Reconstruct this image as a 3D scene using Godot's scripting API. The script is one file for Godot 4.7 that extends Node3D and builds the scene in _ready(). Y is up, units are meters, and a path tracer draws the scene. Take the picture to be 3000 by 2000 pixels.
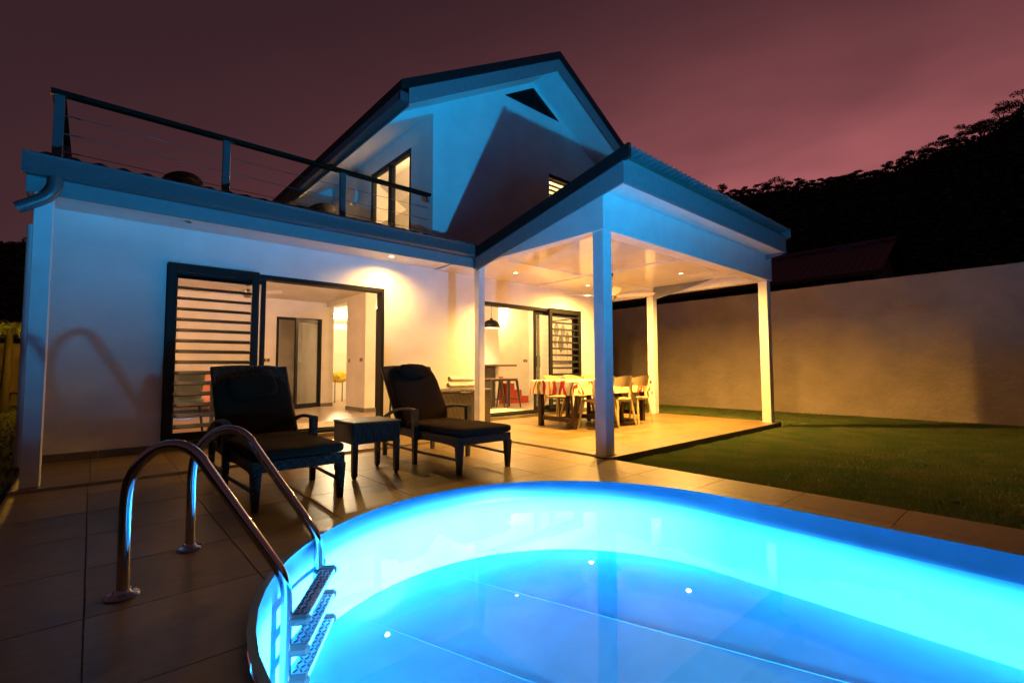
extends Node3D
# A house by a round-ended pool at night: warm lamps on the porch and indoors, a blue lamp under water.

const PX0 := -3.82          # pool sides
const PX1 := -0.72
const PXC := -2.27
const PR := 1.55
const PZ0 := 5.24           # centres of the round ends
const PZ1 := 15.2
const WATER := -0.12
const BOTTOM := -0.56
const FLOOR := 0.09         # floor indoors

var rng := RandomNumberGenerator.new()
var M := {}
var T := {}
var taken := {}

# ---------------------------------------------------------------- meshes
func st() -> SurfaceTool:
	var s := SurfaceTool.new()
	s.begin(Mesh.PRIMITIVE_TRIANGLES)
	return s

func vx(s: SurfaceTool, p: Vector3, n: Vector3, uv: Vector2 = Vector2.ZERO) -> void:
	s.set_normal(n)
	s.set_uv(uv)
	s.add_vertex(p)

func t3(s: SurfaceTool, a: Vector3, b: Vector3, c: Vector3, n: Vector3) -> void:
	# flat triangle that faces along n
	var f := (b - a).cross(c - a)
	if f.length_squared() < 1e-16:
		return
	f = f.normalized()
	if f.dot(n) < 0.0:
		f = -f
		vx(s, a, f); vx(s, b, f); vx(s, c, f)
	else:
		vx(s, a, f); vx(s, c, f); vx(s, b, f)

func q4(s: SurfaceTool, a: Vector3, b: Vector3, c: Vector3, d: Vector3, n: Vector3) -> void:
	t3(s, a, b, c, n)
	t3(s, a, c, d, n)

func box(s: SurfaceTool, c: Vector3, size: Vector3, bev := 0.0, b := Basis.IDENTITY) -> void:
	var h := size * 0.5
	var e: float = minf(bev, minf(h.x, minf(h.y, h.z)) * 0.9)
	var V := func(ax: int, sg: Vector3) -> Vector3:
		var p := Vector3(sg.x * (h.x - e), sg.y * (h.y - e), sg.z * (h.z - e))
		p[ax] = sg[ax] * h[ax]
		return c + b * p
	for ax in 3:
		var u := (ax + 1) % 3
		var w := (ax + 2) % 3
		for sg in [-1.0, 1.0]:
			var k := []
			for ab in [[-1, -1], [1, -1], [1, 1], [-1, 1]]:
				var g := Vector3.ZERO
				g[ax] = sg; g[u] = ab[0]; g[w] = ab[1]
				k.append(V.call(ax, g))
			var n := Vector3.ZERO
			n[ax] = sg
			q4(s, k[0], k[1], k[2], k[3], b * n)
	if e <= 0.0:
		return
	for ax in 3:
		var u := (ax + 1) % 3
		var w := (ax + 2) % 3
		for su in [-1.0, 1.0]:
			for sw in [-1.0, 1.0]:
				var g0 := Vector3.ZERO
				g0[u] = su; g0[w] = sw; g0[ax] = -1
				var g1 := g0
				g1[ax] = 1
				var n := Vector3.ZERO
				n[u] = su; n[w] = sw
				q4(s, V.call(u, g0), V.call(u, g1), V.call(w, g1), V.call(w, g0), b * n)
	for sx in [-1.0, 1.0]:
		for sy in [-1.0, 1.0]:
			for sz in [-1.0, 1.0]:
				var g := Vector3(sx, sy, sz)
				t3(s, V.call(0, g), V.call(1, g), V.call(2, g), b * g)

func bb(s: SurfaceTool, a: Vector3, z: Vector3, bev := 0.0) -> void:
	# box between two corners
	box(s, (a + z) * 0.5, (z - a).abs(), bev)

func prism(s: SurfaceTool, poly: PackedVector2Array, t: Transform3D, depth: float) -> void:
	# polygon in t's xy plane, extruded along t's z by depth
	var idx := Geometry2D.triangulate_polygon(poly)
	var nz := t.basis.z.normalized()
	for k in range(0, idx.size(), 3):
		var a := poly[idx[k]]; var b := poly[idx[k + 1]]; var c := poly[idx[k + 2]]
		t3(s, t * Vector3(a.x, a.y, 0), t * Vector3(b.x, b.y, 0), t * Vector3(c.x, c.y, 0), -nz * signf(depth))
		t3(s, t * Vector3(a.x, a.y, depth), t * Vector3(b.x, b.y, depth), t * Vector3(c.x, c.y, depth), nz * signf(depth))
	var cw := Geometry2D.is_polygon_clockwise(poly)
	for k in poly.size():
		var a := poly[k]
		var b := poly[(k + 1) % poly.size()]
		var d := b - a
		var n2 := Vector2(-d.y, d.x) if cw else Vector2(d.y, -d.x)
		q4(s, t * Vector3(a.x, a.y, 0), t * Vector3(b.x, b.y, 0), t * Vector3(b.x, b.y, depth), t * Vector3(a.x, a.y, depth), t.basis * Vector3(n2.x, n2.y, 0))

func holed(s: SurfaceTool, poly: PackedVector2Array, holes: Array, t: Transform3D, depth: float) -> void:
	# the polygon less rectangular holes, cut into upright bands
	var lo := Vector2(1e9, 1e9); var hi := -lo
	for p in poly:
		lo = lo.min(p); hi = hi.max(p)
	var xs := [lo.x, hi.x]
	for h in holes:
		xs.append(h.position.x); xs.append(h.end.x)
	xs.sort()
	for k in xs.size() - 1:
		if xs[k + 1] - xs[k] < 1e-4:
			continue
		var y0 := lo.y - 1.0
		var mid: float = (xs[k] + xs[k + 1]) * 0.5
		var cuts := []
		for h in holes:
			if h.position.x < mid and h.end.x > mid:
				cuts.append(h)
		cuts.sort_custom(func(p, q): return p.position.y < q.position.y)
		var spans := []
		for h in cuts:
			spans.append([y0, h.position.y]); y0 = h.end.y
		spans.append([y0, hi.y + 1.0])
		for sp in spans:
			var r := PackedVector2Array([Vector2(xs[k], sp[0]), Vector2(xs[k + 1], sp[0]), Vector2(xs[k + 1], sp[1]), Vector2(xs[k], sp[1])])
			for piece in Geometry2D.intersect_polygons(poly, r):
				prism(s, piece, t, depth)

func rect(x0: float, y0: float, x1: float, y1: float) -> PackedVector2Array:
	return PackedVector2Array([Vector2(x0, y0), Vector2(x1, y0), Vector2(x1, y1), Vector2(x0, y1)])

const XY := Transform3D.IDENTITY
func ZY(x: float) -> Transform3D:   # polygon (z, y) extruded along -x
	return Transform3D(Basis(Vector3(0, 0, 1), Vector3(0, 1, 0), Vector3(-1, 0, 0)), Vector3(x, 0, 0))
func XZ(y: float) -> Transform3D:   # polygon (x, z) extruded along -y
	return Transform3D(Basis(Vector3(1, 0, 0), Vector3(0, 0, 1), Vector3(0, -1, 0)), Vector3(0, y, 0))

func tube(s: SurfaceTool, pts: Array, rad, seg := 10, flat := Vector2.ONE) -> void:
	# swept circle; rad is a number or one per point; flat squeezes the section
	var n := pts.size()
	var rings := []
	var up := Vector3.UP
	var t0: Vector3 = (pts[1] - pts[0]).normalized()
	if absf(t0.dot(up)) > 0.95:
		up = Vector3.BACK
	var x := t0.cross(up).normalized()
	for i in n:
		var t: Vector3 = (pts[mini(i + 1, n - 1)] - pts[maxi(i - 1, 0)]).normalized()
		x = (x - t * x.dot(t)).normalized()
		var y := x.cross(t).normalized()
		var r: float = rad[i] if rad is Array else rad
		var ring := []
		for k in seg:
			var a := TAU * k / seg
			var d := x * cos(a) * flat.x + y * sin(a) * flat.y
			ring.append([pts[i] + d * r, d.normalized()])
		rings.append(ring)
	for i in n - 1:
		for k in seg:
			var a = rings[i][k]; var b = rings[i][(k + 1) % seg]
			var c = rings[i + 1][(k + 1) % seg]; var d = rings[i + 1][k]
			smooth_quad(s, a, b, c, d)
	for e in [0, n - 1]:
		var nn: Vector3 = (pts[0] - pts[1]) if e == 0 else (pts[n - 1] - pts[n - 2])
		for k in range(1, seg - 1):
			t3(s, rings[e][0][0], rings[e][k][0], rings[e][k + 1][0], nn)

func smooth_tri(s: SurfaceTool, a, b, c) -> void:
	var f: Vector3 = (b[0] - a[0]).cross(c[0] - a[0])
	if f.length_squared() < 1e-18:
		return
	if f.dot(a[1] + b[1] + c[1]) < 0.0:
		vx(s, a[0], a[1], a[2] if a.size() > 2 else Vector2.ZERO); vx(s, b[0], b[1], b[2] if b.size() > 2 else Vector2.ZERO); vx(s, c[0], c[1], c[2] if c.size() > 2 else Vector2.ZERO)
	else:
		vx(s, a[0], a[1], a[2] if a.size() > 2 else Vector2.ZERO); vx(s, c[0], c[1], c[2] if c.size() > 2 else Vector2.ZERO); vx(s, b[0], b[1], b[2] if b.size() > 2 else Vector2.ZERO)

func smooth_quad(s: SurfaceTool, a, b, c, d) -> void:
	smooth_tri(s, a, b, c)
	smooth_tri(s, a, c, d)

func lathe(s: SurfaceTool, prof: Array, at := Vector3.ZERO, seg := 20, b := Basis.IDENTITY) -> void:
	# prof: [radius, height] pairs from bottom to top
	var n := prof.size()
	for i in n - 1:
		var d := Vector2(prof[i + 1][0] - prof[i][0], prof[i + 1][1] - prof[i][1])
		var nn := Vector2(d.y, -d.x).normalized()
		for k in seg:
			var a0 := TAU * k / seg
			var a1 := TAU * (k + 1) / seg
			var P := func(j: int, a: float):
				return [at + b * Vector3(cos(a) * prof[j][0], prof[j][1], sin(a) * prof[j][0]), b * Vector3(cos(a) * nn.x, nn.y, sin(a) * nn.x)]
			smooth_quad(s, P.call(i, a0), P.call(i, a1), P.call(i + 1, a1), P.call(i + 1, a0))

func grid(s: SurfaceTool, nu: int, nv: int, f: Callable, flip := false) -> void:
	# smooth sheet; f(u, v) -> Vector3
	var e := 0.002
	var pts := []
	for i in nu + 1:
		var row := []
		for j in nv + 1:
			var u := float(i) / nu
			var v := float(j) / nv
			var p: Vector3 = f.call(u, v)
			var du: Vector3 = f.call(minf(u + e, 1.0), v) - f.call(maxf(u - e, 0.0), v)
			var dv: Vector3 = f.call(u, minf(v + e, 1.0)) - f.call(u, maxf(v - e, 0.0))
			var n := du.cross(dv).normalized()
			if n.length_squared() < 0.5:
				n = Vector3.UP
			row.append([p, -n if flip else n, Vector2(u, v)])
		pts.append(row)
	for i in nu:
		for j in nv:
			smooth_quad(s, pts[i][j], pts[i + 1][j], pts[i + 1][j + 1], pts[i][j + 1])

func puff(s: SurfaceTool, c: Vector3, size: Vector3, b := Basis.IDENTITY, ex := 0.35, ey := 0.5, seed := 1, wrinkle := 0.004) -> void:
	# a cushion: superellipsoid with slack in its surface
	var nz := FastNoiseLite.new()
	nz.seed = seed; nz.frequency = 7.0
	var sp := func(v: float, p: float) -> float: return signf(v) * pow(absf(v), p)
	var f := func(u: float, v: float) -> Vector3:
		var a := u * TAU
		var q := (v - 0.5) * PI * 0.998
		var k: float = sp.call(cos(q), ey)
		var p := Vector3(k * sp.call(cos(a), ex) * size.x * 0.5, sp.call(sin(q), ey) * size.y * 0.5, k * sp.call(sin(a), ex) * size.z * 0.5)
		p += p.normalized() * nz.get_noise_3d(p.x + c.x, p.y, p.z + c.z) * wrinkle * 2.0
		return c + b * p
	grid(s, 44, 22, f, true)

# ---------------------------------------------------------------- objects
func numbered(n: String) -> String:
	if not taken.has(n):
		taken[n] = 0
		return n
	taken[n] += 1
	return "%s_%03d" % [n, taken[n]]

func obj(called: String, s: SurfaceTool, m: Material, parent: Node = self) -> MeshInstance3D:
	return inst(called, s.commit(), m, parent)

func inst(called: String, mesh: Mesh, m: Material, parent: Node = self) -> MeshInstance3D:
	var o := MeshInstance3D.new()
	o.name = numbered(called) if parent == self else called
	o.mesh = mesh
	o.material_override = m
	parent.add_child(o, true)
	return o

func thing(called: String, label: String, category: String, at := Vector3.ZERO, turn := 0.0, group := "") -> Node3D:
	var o := Node3D.new()
	o.name = numbered(called)
	add_child(o, true)
	o.position = at
	o.rotation.y = turn
	tag(o, label, category, group)
	return o

func tag(o: Node, label: String, category: String, group := "") -> void:
	o.set_meta("label", label)
	o.set_meta("category", category)
	if group:
		o.set_meta("group", group)

func struct(o: Node, label := "") -> Node:
	o.set_meta("kind", "structure")
	if label:
		o.set_meta("label", label)
	return o

# ---------------------------------------------------------------- textures and materials
func ntex(seed: int, freq: float, lo: float, hi: float, w := 512, h := 512, oct := 4, squash := Vector2i.ONE) -> ImageTexture:
	var n := FastNoiseLite.new()
	n.seed = seed; n.frequency = freq; n.fractal_octaves = oct
	var im := n.get_seamless_image(w / squash.x, h / squash.y)
	im.convert(Image.FORMAT_L8)
	var d := im.get_data()
	for k in d.size():
		d[k] = int(255.0 * lerpf(lo, hi, d[k] / 255.0))
	im = Image.create_from_data(w / squash.x, h / squash.y, false, Image.FORMAT_L8, d)
	if squash != Vector2i.ONE:
		im.resize(w, h, Image.INTERPOLATE_CUBIC)
	im.convert(Image.FORMAT_RGB8)
	return ImageTexture.create_from_image(im)

func render_texture() -> ImageTexture:
	# trowelled render: broad uneven tone, a few drip marks, coarse grains
	var n := 1024
	var a := FastNoiseLite.new(); a.seed = 41; a.frequency = 0.006; a.fractal_octaves = 4
	var b := FastNoiseLite.new(); b.seed = 42; b.frequency = 0.22; b.fractal_octaves = 2
	var ia := a.get_seamless_image(n, n); ia.convert(Image.FORMAT_L8)
	var ib := b.get_seamless_image(n, n); ib.convert(Image.FORMAT_L8)
	var da := ia.get_data(); var db := ib.get_data()
	var d := PackedByteArray()
	d.resize(n * n)
	for k in n * n:
		var v := 0.80 + 0.11 * da[k] / 255.0 + 0.16 * (db[k] / 255.0 - 0.5)
		d[k] = int(255.0 * clampf(v, 0.0, 1.0))
	var im := Image.create_from_data(n, n, false, Image.FORMAT_L8, d)
	im.convert(Image.FORMAT_RGB8)
	return ImageTexture.create_from_image(im)

func weave_textures() -> void:
	# strands over and under, two columns wide, shifted from row to row
	var n := 192
	var hgt := Image.create(n, n, false, Image.FORMAT_RGB8)
	var col := Image.create(n, n, false, Image.FORMAT_RGB8)
	var cols := 6
	var rows := 10
	for y in n:
		for x in n:
			var r := int(floor(float(y) * rows / n))
			var fy := fposmod(float(y) * rows / n, 1.0)
			var fx := fposmod(float(x) * cols / n + 0.5 * (r % 2), 1.0)
			var over := sin(PI * clampf(fx / 0.86, 0.0, 1.0))
			var round_ := sqrt(maxf(0.0, 1.0 - pow(2.0 * fy - 1.0, 2.0)))
			var v := pow(maxf(over, 0.0), 0.4) * round_
			hgt.set_pixel(x, y, Color(v, v, v))
			var c := 0.75 + 0.25 * sin(r * 2.7 + floor(float(x) * cols / n + 0.5 * (r % 2)) * 1.9)
			if v < 0.42:
				c *= 0.22
			col.set_pixel(x, y, Color(c, c, c))
	T.weave_h = ImageTexture.create_from_image(hgt)
	T.weave_c = ImageTexture.create_from_image(col)

func cloth_texture() -> ImageTexture:
	# printed cloth: cream with wavy red, orange and olive bands
	var w := 768
	var h := 512
	var im := Image.create(w, h, false, Image.FORMAT_RGB8)
	im.fill(Color(0.86, 0.80, 0.66))
	var r := RandomNumberGenerator.new()
	r.seed = 77
	var inks := [Color(0.66, 0.10, 0.05), Color(0.72, 0.22, 0.07), Color(0.80, 0.42, 0.10), Color(0.60, 0.08, 0.05), Color(0.45, 0.42, 0.16), Color(0.70, 0.14, 0.05)]
	for k in 64:
		var ink: Color = inks[k % inks.size()]
		var x0 := r.randf_range(-60, w)
		var lean := r.randf_range(-0.9, 0.9)
		var wid := r.randf_range(4, 11)
		var ph := r.randf() * TAU
		var y0 := r.randi_range(0, h / 2)
		var y1 := y0 + r.randi_range(h / 4, h)
		for y in range(y0, mini(y1, h)):
			var cx := x0 + lean * (y - y0) + 14.0 * sin(y * 0.035 + ph)
			var ww := wid * (0.75 + 0.35 * sin(y * 0.05 + ph * 2.0)) * clampf(minf(y - y0, y1 - y) / 30.0, 0.0, 1.0)
			for x in range(int(cx - ww), int(cx + ww)):
				im.set_pixel(posmod(x, w), y, ink)
	# the bands turn the corner and hang straight down at the two ends
	for e in [0, w - 92]:
		for x in 92:
			for y in h:
				im.set_pixel(e + x, y, Color(0.86, 0.80, 0.66))
		var y0 := 24.0
		var k := 0
		while y0 < h - 20:
			var ink: Color = inks[(k * 5 + 1) % inks.size()]
			var wid := r.randf_range(6, 15)
			var ph := r.randf() * TAU
			var lean := r.randf_range(-0.35, 0.35)
			for x in 92:
				var cy := y0 + lean * x + 5.0 * sin(x * 0.09 + ph)
				for y in range(int(cy - wid * (0.8 + 0.3 * sin(x * 0.11 + ph))), int(cy + wid)):
					if y >= 0 and y < h:
						im.set_pixel(e + x, y, ink)
			y0 += wid + r.randf_range(22, 40)
			k += 1
	return ImageTexture.create_from_image(im)

func leaf_print() -> ImageTexture:
	var im := Image.create(192, 256, false, Image.FORMAT_RGB8)
	im.fill(Color(0.88, 0.84, 0.78))
	for lf in [[52, 52, 24, 46, 0.42], [112, 62, 22, 42, 0.50], [40, 128, 16, 34, 0.46], [92, 140, 26, 58, 0.38], [150, 110, 18, 46, 0.48]]:
		for y in 256:
			for x in 192:
				var d := Vector2((x - lf[0]) / float(lf[2]), (y - lf[1]) / float(lf[3]))
				var e := absf(d.x) + d.y * d.y
				if e < 1.0:
					var g: float = lf[4] + (0.06 if absf(d.x) < 0.06 else 0.0)
					im.set_pixel(x, y, Color(g, g * 0.97, g * 0.92))
				elif y > lf[1] and absf(x - lf[0]) < 1.5 and y < 236:
					im.set_pixel(x, y, Color(0.3, 0.28, 0.25))
	return ImageTexture.create_from_image(im)

func mat(key: String, lin: Color, rough: float, metal := 0.0, o := {}) -> StandardMaterial3D:
	var m := StandardMaterial3D.new()
	m.resource_name = key
	m.albedo_color = lin.linear_to_srgb()
	m.roughness = rough
	m.metallic = metal
	if o.has("tex"):
		m.albedo_texture = o.tex
	if o.has("bump"):
		m.heightmap_enabled = true
		m.heightmap_texture = o.bump
		m.heightmap_scale = o.get("cm", 0.1)
	if o.has("rough_tex"):
		m.roughness_texture = o.rough_tex
	if o.has("scale"):
		m.uv1_triplanar = true
		m.uv1_world_triplanar = o.get("world", true)
		m.uv1_scale = o.scale if o.scale is Vector3 else Vector3.ONE * o.scale
	if o.has("coat"):
		m.clearcoat_enabled = true
		m.clearcoat = o.coat
		m.clearcoat_roughness = 0.15
	if o.has("rim"):
		m.rim_enabled = true
		m.rim = o.rim
	if o.has("back"):
		m.backlight_enabled = true
		m.backlight = o.back
	if o.has("spec"):
		m.metallic_specular = o.spec
	m.cull_mode = BaseMaterial3D.CULL_DISABLED
	M[key] = m
	return m

func glow(key: String, c: Color, e: float) -> void:
	var m := mat(key, Color(0.8, 0.8, 0.8), 0.5)
	m.emission_enabled = true
	m.emission = c.linear_to_srgb()
	m.emission_energy_multiplier = e

func materials() -> void:
	T.soft = ntex(1, 0.008, 0.94, 1.0)
	T.fine = ntex(2, 0.09, 0.0, 1.0, 512, 512, 3)
	T.stain = render_texture()
	T.grain = ntex(4, 0.05, 0.55, 1.0, 512, 512, 5, Vector2i(16, 1))
	T.stone = ntex(5, 0.03, 0.86, 1.0, 512, 512, 5, Vector2i(3, 1))
	T.rough = ntex(6, 0.02, 0.92, 1.0)
	T.soil = ntex(7, 0.05, 0.5, 1.0)
	weave_textures()
	mat("render", Color(0.81, 0.79, 0.76), 0.85, 0, {"tex": T.soft, "scale": 0.4, "bump": T.fine, "cm": 0.12})
	mat("paint", Color(0.70, 0.69, 0.68), 0.45, 0, {"tex": T.soft, "scale": 0.8})
	mat("trim", Color(0.19, 0.20, 0.21), 0.45, 0, {"spec": 0.35, "tex": T.rough, "scale": 0.9})
	mat("gutter", Color(0.072, 0.078, 0.085), 0.4, 0, {"tex": T.rough, "scale": 0.7, "rough_tex": T.rough})
	mat("anthracite", Color(0.013, 0.013, 0.014), 0.5, 0, {"spec": 0.28, "tex": T.soft, "scale": 1.0})
	mat("sheet", Color(0.11, 0.12, 0.13), 0.4, 0.2, {"tex": T.rough, "scale": 0.6})
	mat("ceiling_pvc", Color(0.72, 0.71, 0.69), 0.12, 0, {"tex": T.soft, "scale": 0.5})
	mat("tile_a", Color(0.198, 0.128, 0.038), 0.42, 0, {"tex": T.stone, "scale": 0.9, "bump": T.fine, "cm": 0.02, "rough_tex": T.rough})
	mat("tile_b", Color(0.178, 0.115, 0.035), 0.45, 0, {"tex": T.stone, "scale": 0.83, "bump": T.fine, "cm": 0.02, "rough_tex": T.rough})
	mat("tile_c", Color(0.216, 0.141, 0.043), 0.40, 0, {"tex": T.stone, "scale": 0.97, "bump": T.fine, "cm": 0.02, "rough_tex": T.rough})
	mat("grout", Color(0.20, 0.165, 0.12), 0.9, 0, {"tex": T.soil, "scale": 2.0})
	mat("trim_strip", Color(0.5, 0.47, 0.42), 0.35, 0.6)
	mat("inner_floor", Color(0.36, 0.30, 0.23), 0.28, 0, {"tex": T.stone, "scale": 0.8})
	mat("inner_wall", Color(0.72, 0.68, 0.62), 0.8, 0, {"tex": T.soft, "scale": 0.5})
	mat("skirting", Color(0.17, 0.145, 0.12), 0.4, 0, {"tex": T.stone, "scale": 1.2})
	mat("garden_wall", Color(0.74, 0.595, 0.41), 0.95, 0, {"tex": T.stain, "scale": 0.19, "bump": T.fine, "cm": 0.9})
	mat("liner", Color(0.15, 0.56, 0.77), 0.95, 0, {"tex": T.soft, "scale": 0.7, "spec": 0.08})
	mat("shaded_coping", Color(0.10, 0.23, 0.34), 0.35, 0, {"tex": T.soft, "scale": 1.0})  # pool rim colour darkened to stand for the shade above the water
	mat("seam", Color(0.02, 0.22, 0.5), 0.5)
	mat("steel", Color(0.64, 0.65, 0.67), 0.10, 1.0, {"rough_tex": T.rough, "scale": 3.0})
	mat("step_plastic", Color(0.13, 0.15, 0.17), 0.4)
	mat("black_plastic", Color(0.008, 0.008, 0.009), 0.45, 0, {"spec": 0.3})
	mat("wicker", Color(0.075, 0.056, 0.043), 0.4, 0, {"spec": 0.4, "tex": T.weave_c, "scale": 6.5, "bump": T.weave_h, "cm": 0.9, "world": false})
	mat("wicker_rim", Color(0.045, 0.034, 0.027), 0.4, 0, {"tex": T.weave_c, "scale": 8.0, "bump": T.weave_h, "cm": 0.6, "world": false})
	mat("cushion", Color(0.032, 0.018, 0.011), 0.95, 0, {"spec": 0.12, "tex": T.rough, "scale": 5.0, "bump": T.fine, "cm": 0.05, "rim": 0.12, "world": false})
	mat("dark_wood", Color(0.075, 0.035, 0.018), 0.45, 0, {"tex": T.grain, "scale": 2.0})
	mat("rail_wood", Color(0.026, 0.015, 0.009), 0.6, 0, {"spec": 0.2, "tex": T.grain, "scale": 1.6})
	mat("chair_plastic", Color(0.52, 0.41, 0.19), 0.4, 0, {"tex": T.soft, "scale": 2.0, "world": false})
	mat("chrome", Color(0.6, 0.58, 0.55), 0.15, 1.0)
	mat("white_gloss", Color(0.72, 0.70, 0.66), 0.3)
	mat("towel", Color(0.72, 0.68, 0.60), 0.95, 0, {"tex": T.rough, "scale": 6.0, "bump": T.fine, "cm": 0.3, "rim": 0.4, "world": false})
	mat("red_step", Color(0.40, 0.045, 0.02), 0.5, 0, {"tex": T.soft, "scale": 1.0})
	mat("counter_wood", Color(0.20, 0.12, 0.07), 0.5, 0, {"tex": T.grain, "scale": 2.0})
	mat("stool_metal", Color(0.10, 0.09, 0.08), 0.4, 0.8)
	mat("stool_seat", Color(0.38, 0.25, 0.14), 0.5, 0, {"tex": T.grain, "scale": 3.0})
	mat("rug", Color(0.72, 0.66, 0.56), 1.0, 0, {"tex": T.rough, "scale": 8.0, "bump": T.fine, "cm": 1.0})
	mat("pink_fabric", Color(0.55, 0.22, 0.15), 0.9, 0, {"rim": 0.3})
	mat("grey_fabric", Color(0.14, 0.17, 0.17), 0.85, 0, {"tex": T.rough, "scale": 4.0})
	mat("table_slate", Color(0.13, 0.11, 0.09), 0.25)
	mat("socket", Color(0.34, 0.28, 0.20), 0.5)
	mat("foliage", Color(0.030, 0.042, 0.018), 0.7, 0, {"back": Color(0.05, 0.07, 0.02)})
	mat("palm_leaf", Color(0.10, 0.13, 0.04), 0.45, 0, {"back": Color(0.12, 0.14, 0.03)})
	mat("bark", Color(0.06, 0.045, 0.035), 0.9, 0, {"tex": T.soil, "scale": 1.0})
	mat("hill", Color(0.020, 0.024, 0.014), 1.0, 0, {"tex": T.soil, "scale": 0.05})
	mat("soil", Color(0.035, 0.040, 0.018), 1.0, 0, {"tex": T.soil, "scale": 0.6})
	mat("neighbour_roof", Color(0.15, 0.06, 0.075), 0.6, 0, {"tex": T.rough, "scale": 0.8})
	mat("neighbour_wall", Color(0.12, 0.09, 0.085), 0.9)
	var g := mat("grass", Color(1, 1, 1), 0.6, 0, {"back": Color(0.5, 0.5, 0.5)})
	g.vertex_color_use_as_albedo = true
	mat("cloth", Color(1, 1, 1), 0.85, 0, {"tex": cloth_texture()})
	mat("print", Color(1, 1, 1), 0.7, 0, {"tex": leaf_print()})
	var p := mat("pane", Color(0.8, 0.85, 0.85, 0.04), 0.02)
	p.albedo_color.a = 0.04
	p.transparency = BaseMaterial3D.TRANSPARENCY_ALPHA
	var w := mat("water", Color(0.55, 0.8, 0.9, 0.02), 0.0)
	w.albedo_color.a = 0.02
	w.metallic_specular = 0.35
	w.transparency = BaseMaterial3D.TRANSPARENCY_ALPHA
	glow("lamp_warm", Color(1.0, 0.66, 0.30), 22.0)
	glow("lamp_soft", Color(1.0, 0.62, 0.26), 1.6)
	glow("lamp_pool", Color(0.06, 0.5, 1.0), 12.0)
	glow("lamp_yellow", Color(1.0, 0.6, 0.1), 4.0)

# ---------------------------------------------------------------- light sources
func spot(parent: Node, at: Vector3, to: Vector3, c: Color, e: float, ang: float, blend: float, size: float) -> void:
	var l := SpotLight3D.new()
	l.name = "lamp"
	parent.add_child(l, true)
	l.position = at
	l.basis = Basis.looking_at(to, Vector3.UP if absf(to.normalized().y) < 0.9 else Vector3.BACK)
	l.light_color = c.linear_to_srgb()
	l.light_energy = e
	l.spot_angle = ang
	l.spot_angle_attenuation = blend
	l.spot_range = 40.0
	l.spot_attenuation = 2.0
	l.light_size = size
	l.shadow_enabled = true

func omni(parent: Node, at: Vector3, c: Color, e: float, size: float) -> void:
	var l := OmniLight3D.new()
	l.name = "lamp"
	parent.add_child(l, true)
	l.position = at
	l.light_color = c.linear_to_srgb()
	l.light_energy = e
	l.omni_range = 30.0
	l.omni_attenuation = 2.0
	l.light_size = size
	l.shadow_enabled = true

const WARM := Color(1.0, 0.53, 0.115)
const ROOM := Color(1.0, 0.60, 0.24)

func recessed(at: Vector3, label: String, e: float, ang := 88.0, lit := true) -> void:
	var t := thing("recessed_light", label, "light", at, 0.0, "recessed ceiling lights")
	var s := st()
	lathe(s, [[0.034, -0.001], [0.036, -0.006], [0.05, -0.006], [0.054, 0.0]], Vector3.ZERO, 24)
	obj("trim_ring", s, M.chrome, t)
	s = st()
	lathe(s, [[0.0, -0.003], [0.034, -0.003]], Vector3.ZERO, 20)
	obj("lamp_face", s, M.lamp_warm if lit else M.black_plastic, t)
	if lit:
		spot(t, Vector3(0, -0.012, 0), Vector3(0, -1, 0), WARM, e, ang, 1.0, 0.03)

func ceiling_lamp(at: Vector3, label: String, e: float, c := ROOM) -> void:
	var t := thing("ceiling_lamp", label, "lamp", at)
	var s := st()
	lathe(s, [[0.0, -0.07], [0.10, -0.06], [0.15, -0.03], [0.16, 0.0]], Vector3.ZERO, 24)
	obj("lamp_dome", s, M.lamp_soft, t)
	omni(t, Vector3(0, -0.13, 0), c, e, 0.12)

# ---------------------------------------------------------------- the scene
func _ready() -> void:
	rng.seed = 4
	# camera
	var cam := Camera3D.new()
	cam.name = "camera"
	add_child(cam)
	cam.position = Vector3(-4.2432, 0.9448, 6.8370)
	cam.rotation = Vector3(deg_to_rad(3.293), deg_to_rad(-41.553), deg_to_rad(-0.216))
	cam.fov = 71.48
	cam.near = 0.05
	cam.far = 900.0
	cam.current = true
	# sky and exposure
	var we := WorldEnvironment.new()
	we.name = "environment"
	var env := Environment.new()
	env.background_mode = Environment.BG_SKY
	env.sky = Sky.new()
	env.sky.sky_material = night_sky()
	env.background_energy_multiplier = 1.0
	env.tonemap_mode = Environment.TONE_MAPPER_LINEAR
	env.tonemap_exposure = 1.0
	env.sdfgi_enabled = true
	env.ssao_enabled = true
	env.ssil_enabled = true
	we.environment = env
	add_child(we)
	materials()
	pool()
	grounds()
	hills()
	house_lower()
	house_upper()
	porch()
	rooms()
	railing()
	outdoor_furniture()
	dining()
	ladder()
	indoor_things()
	surroundings()

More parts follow.
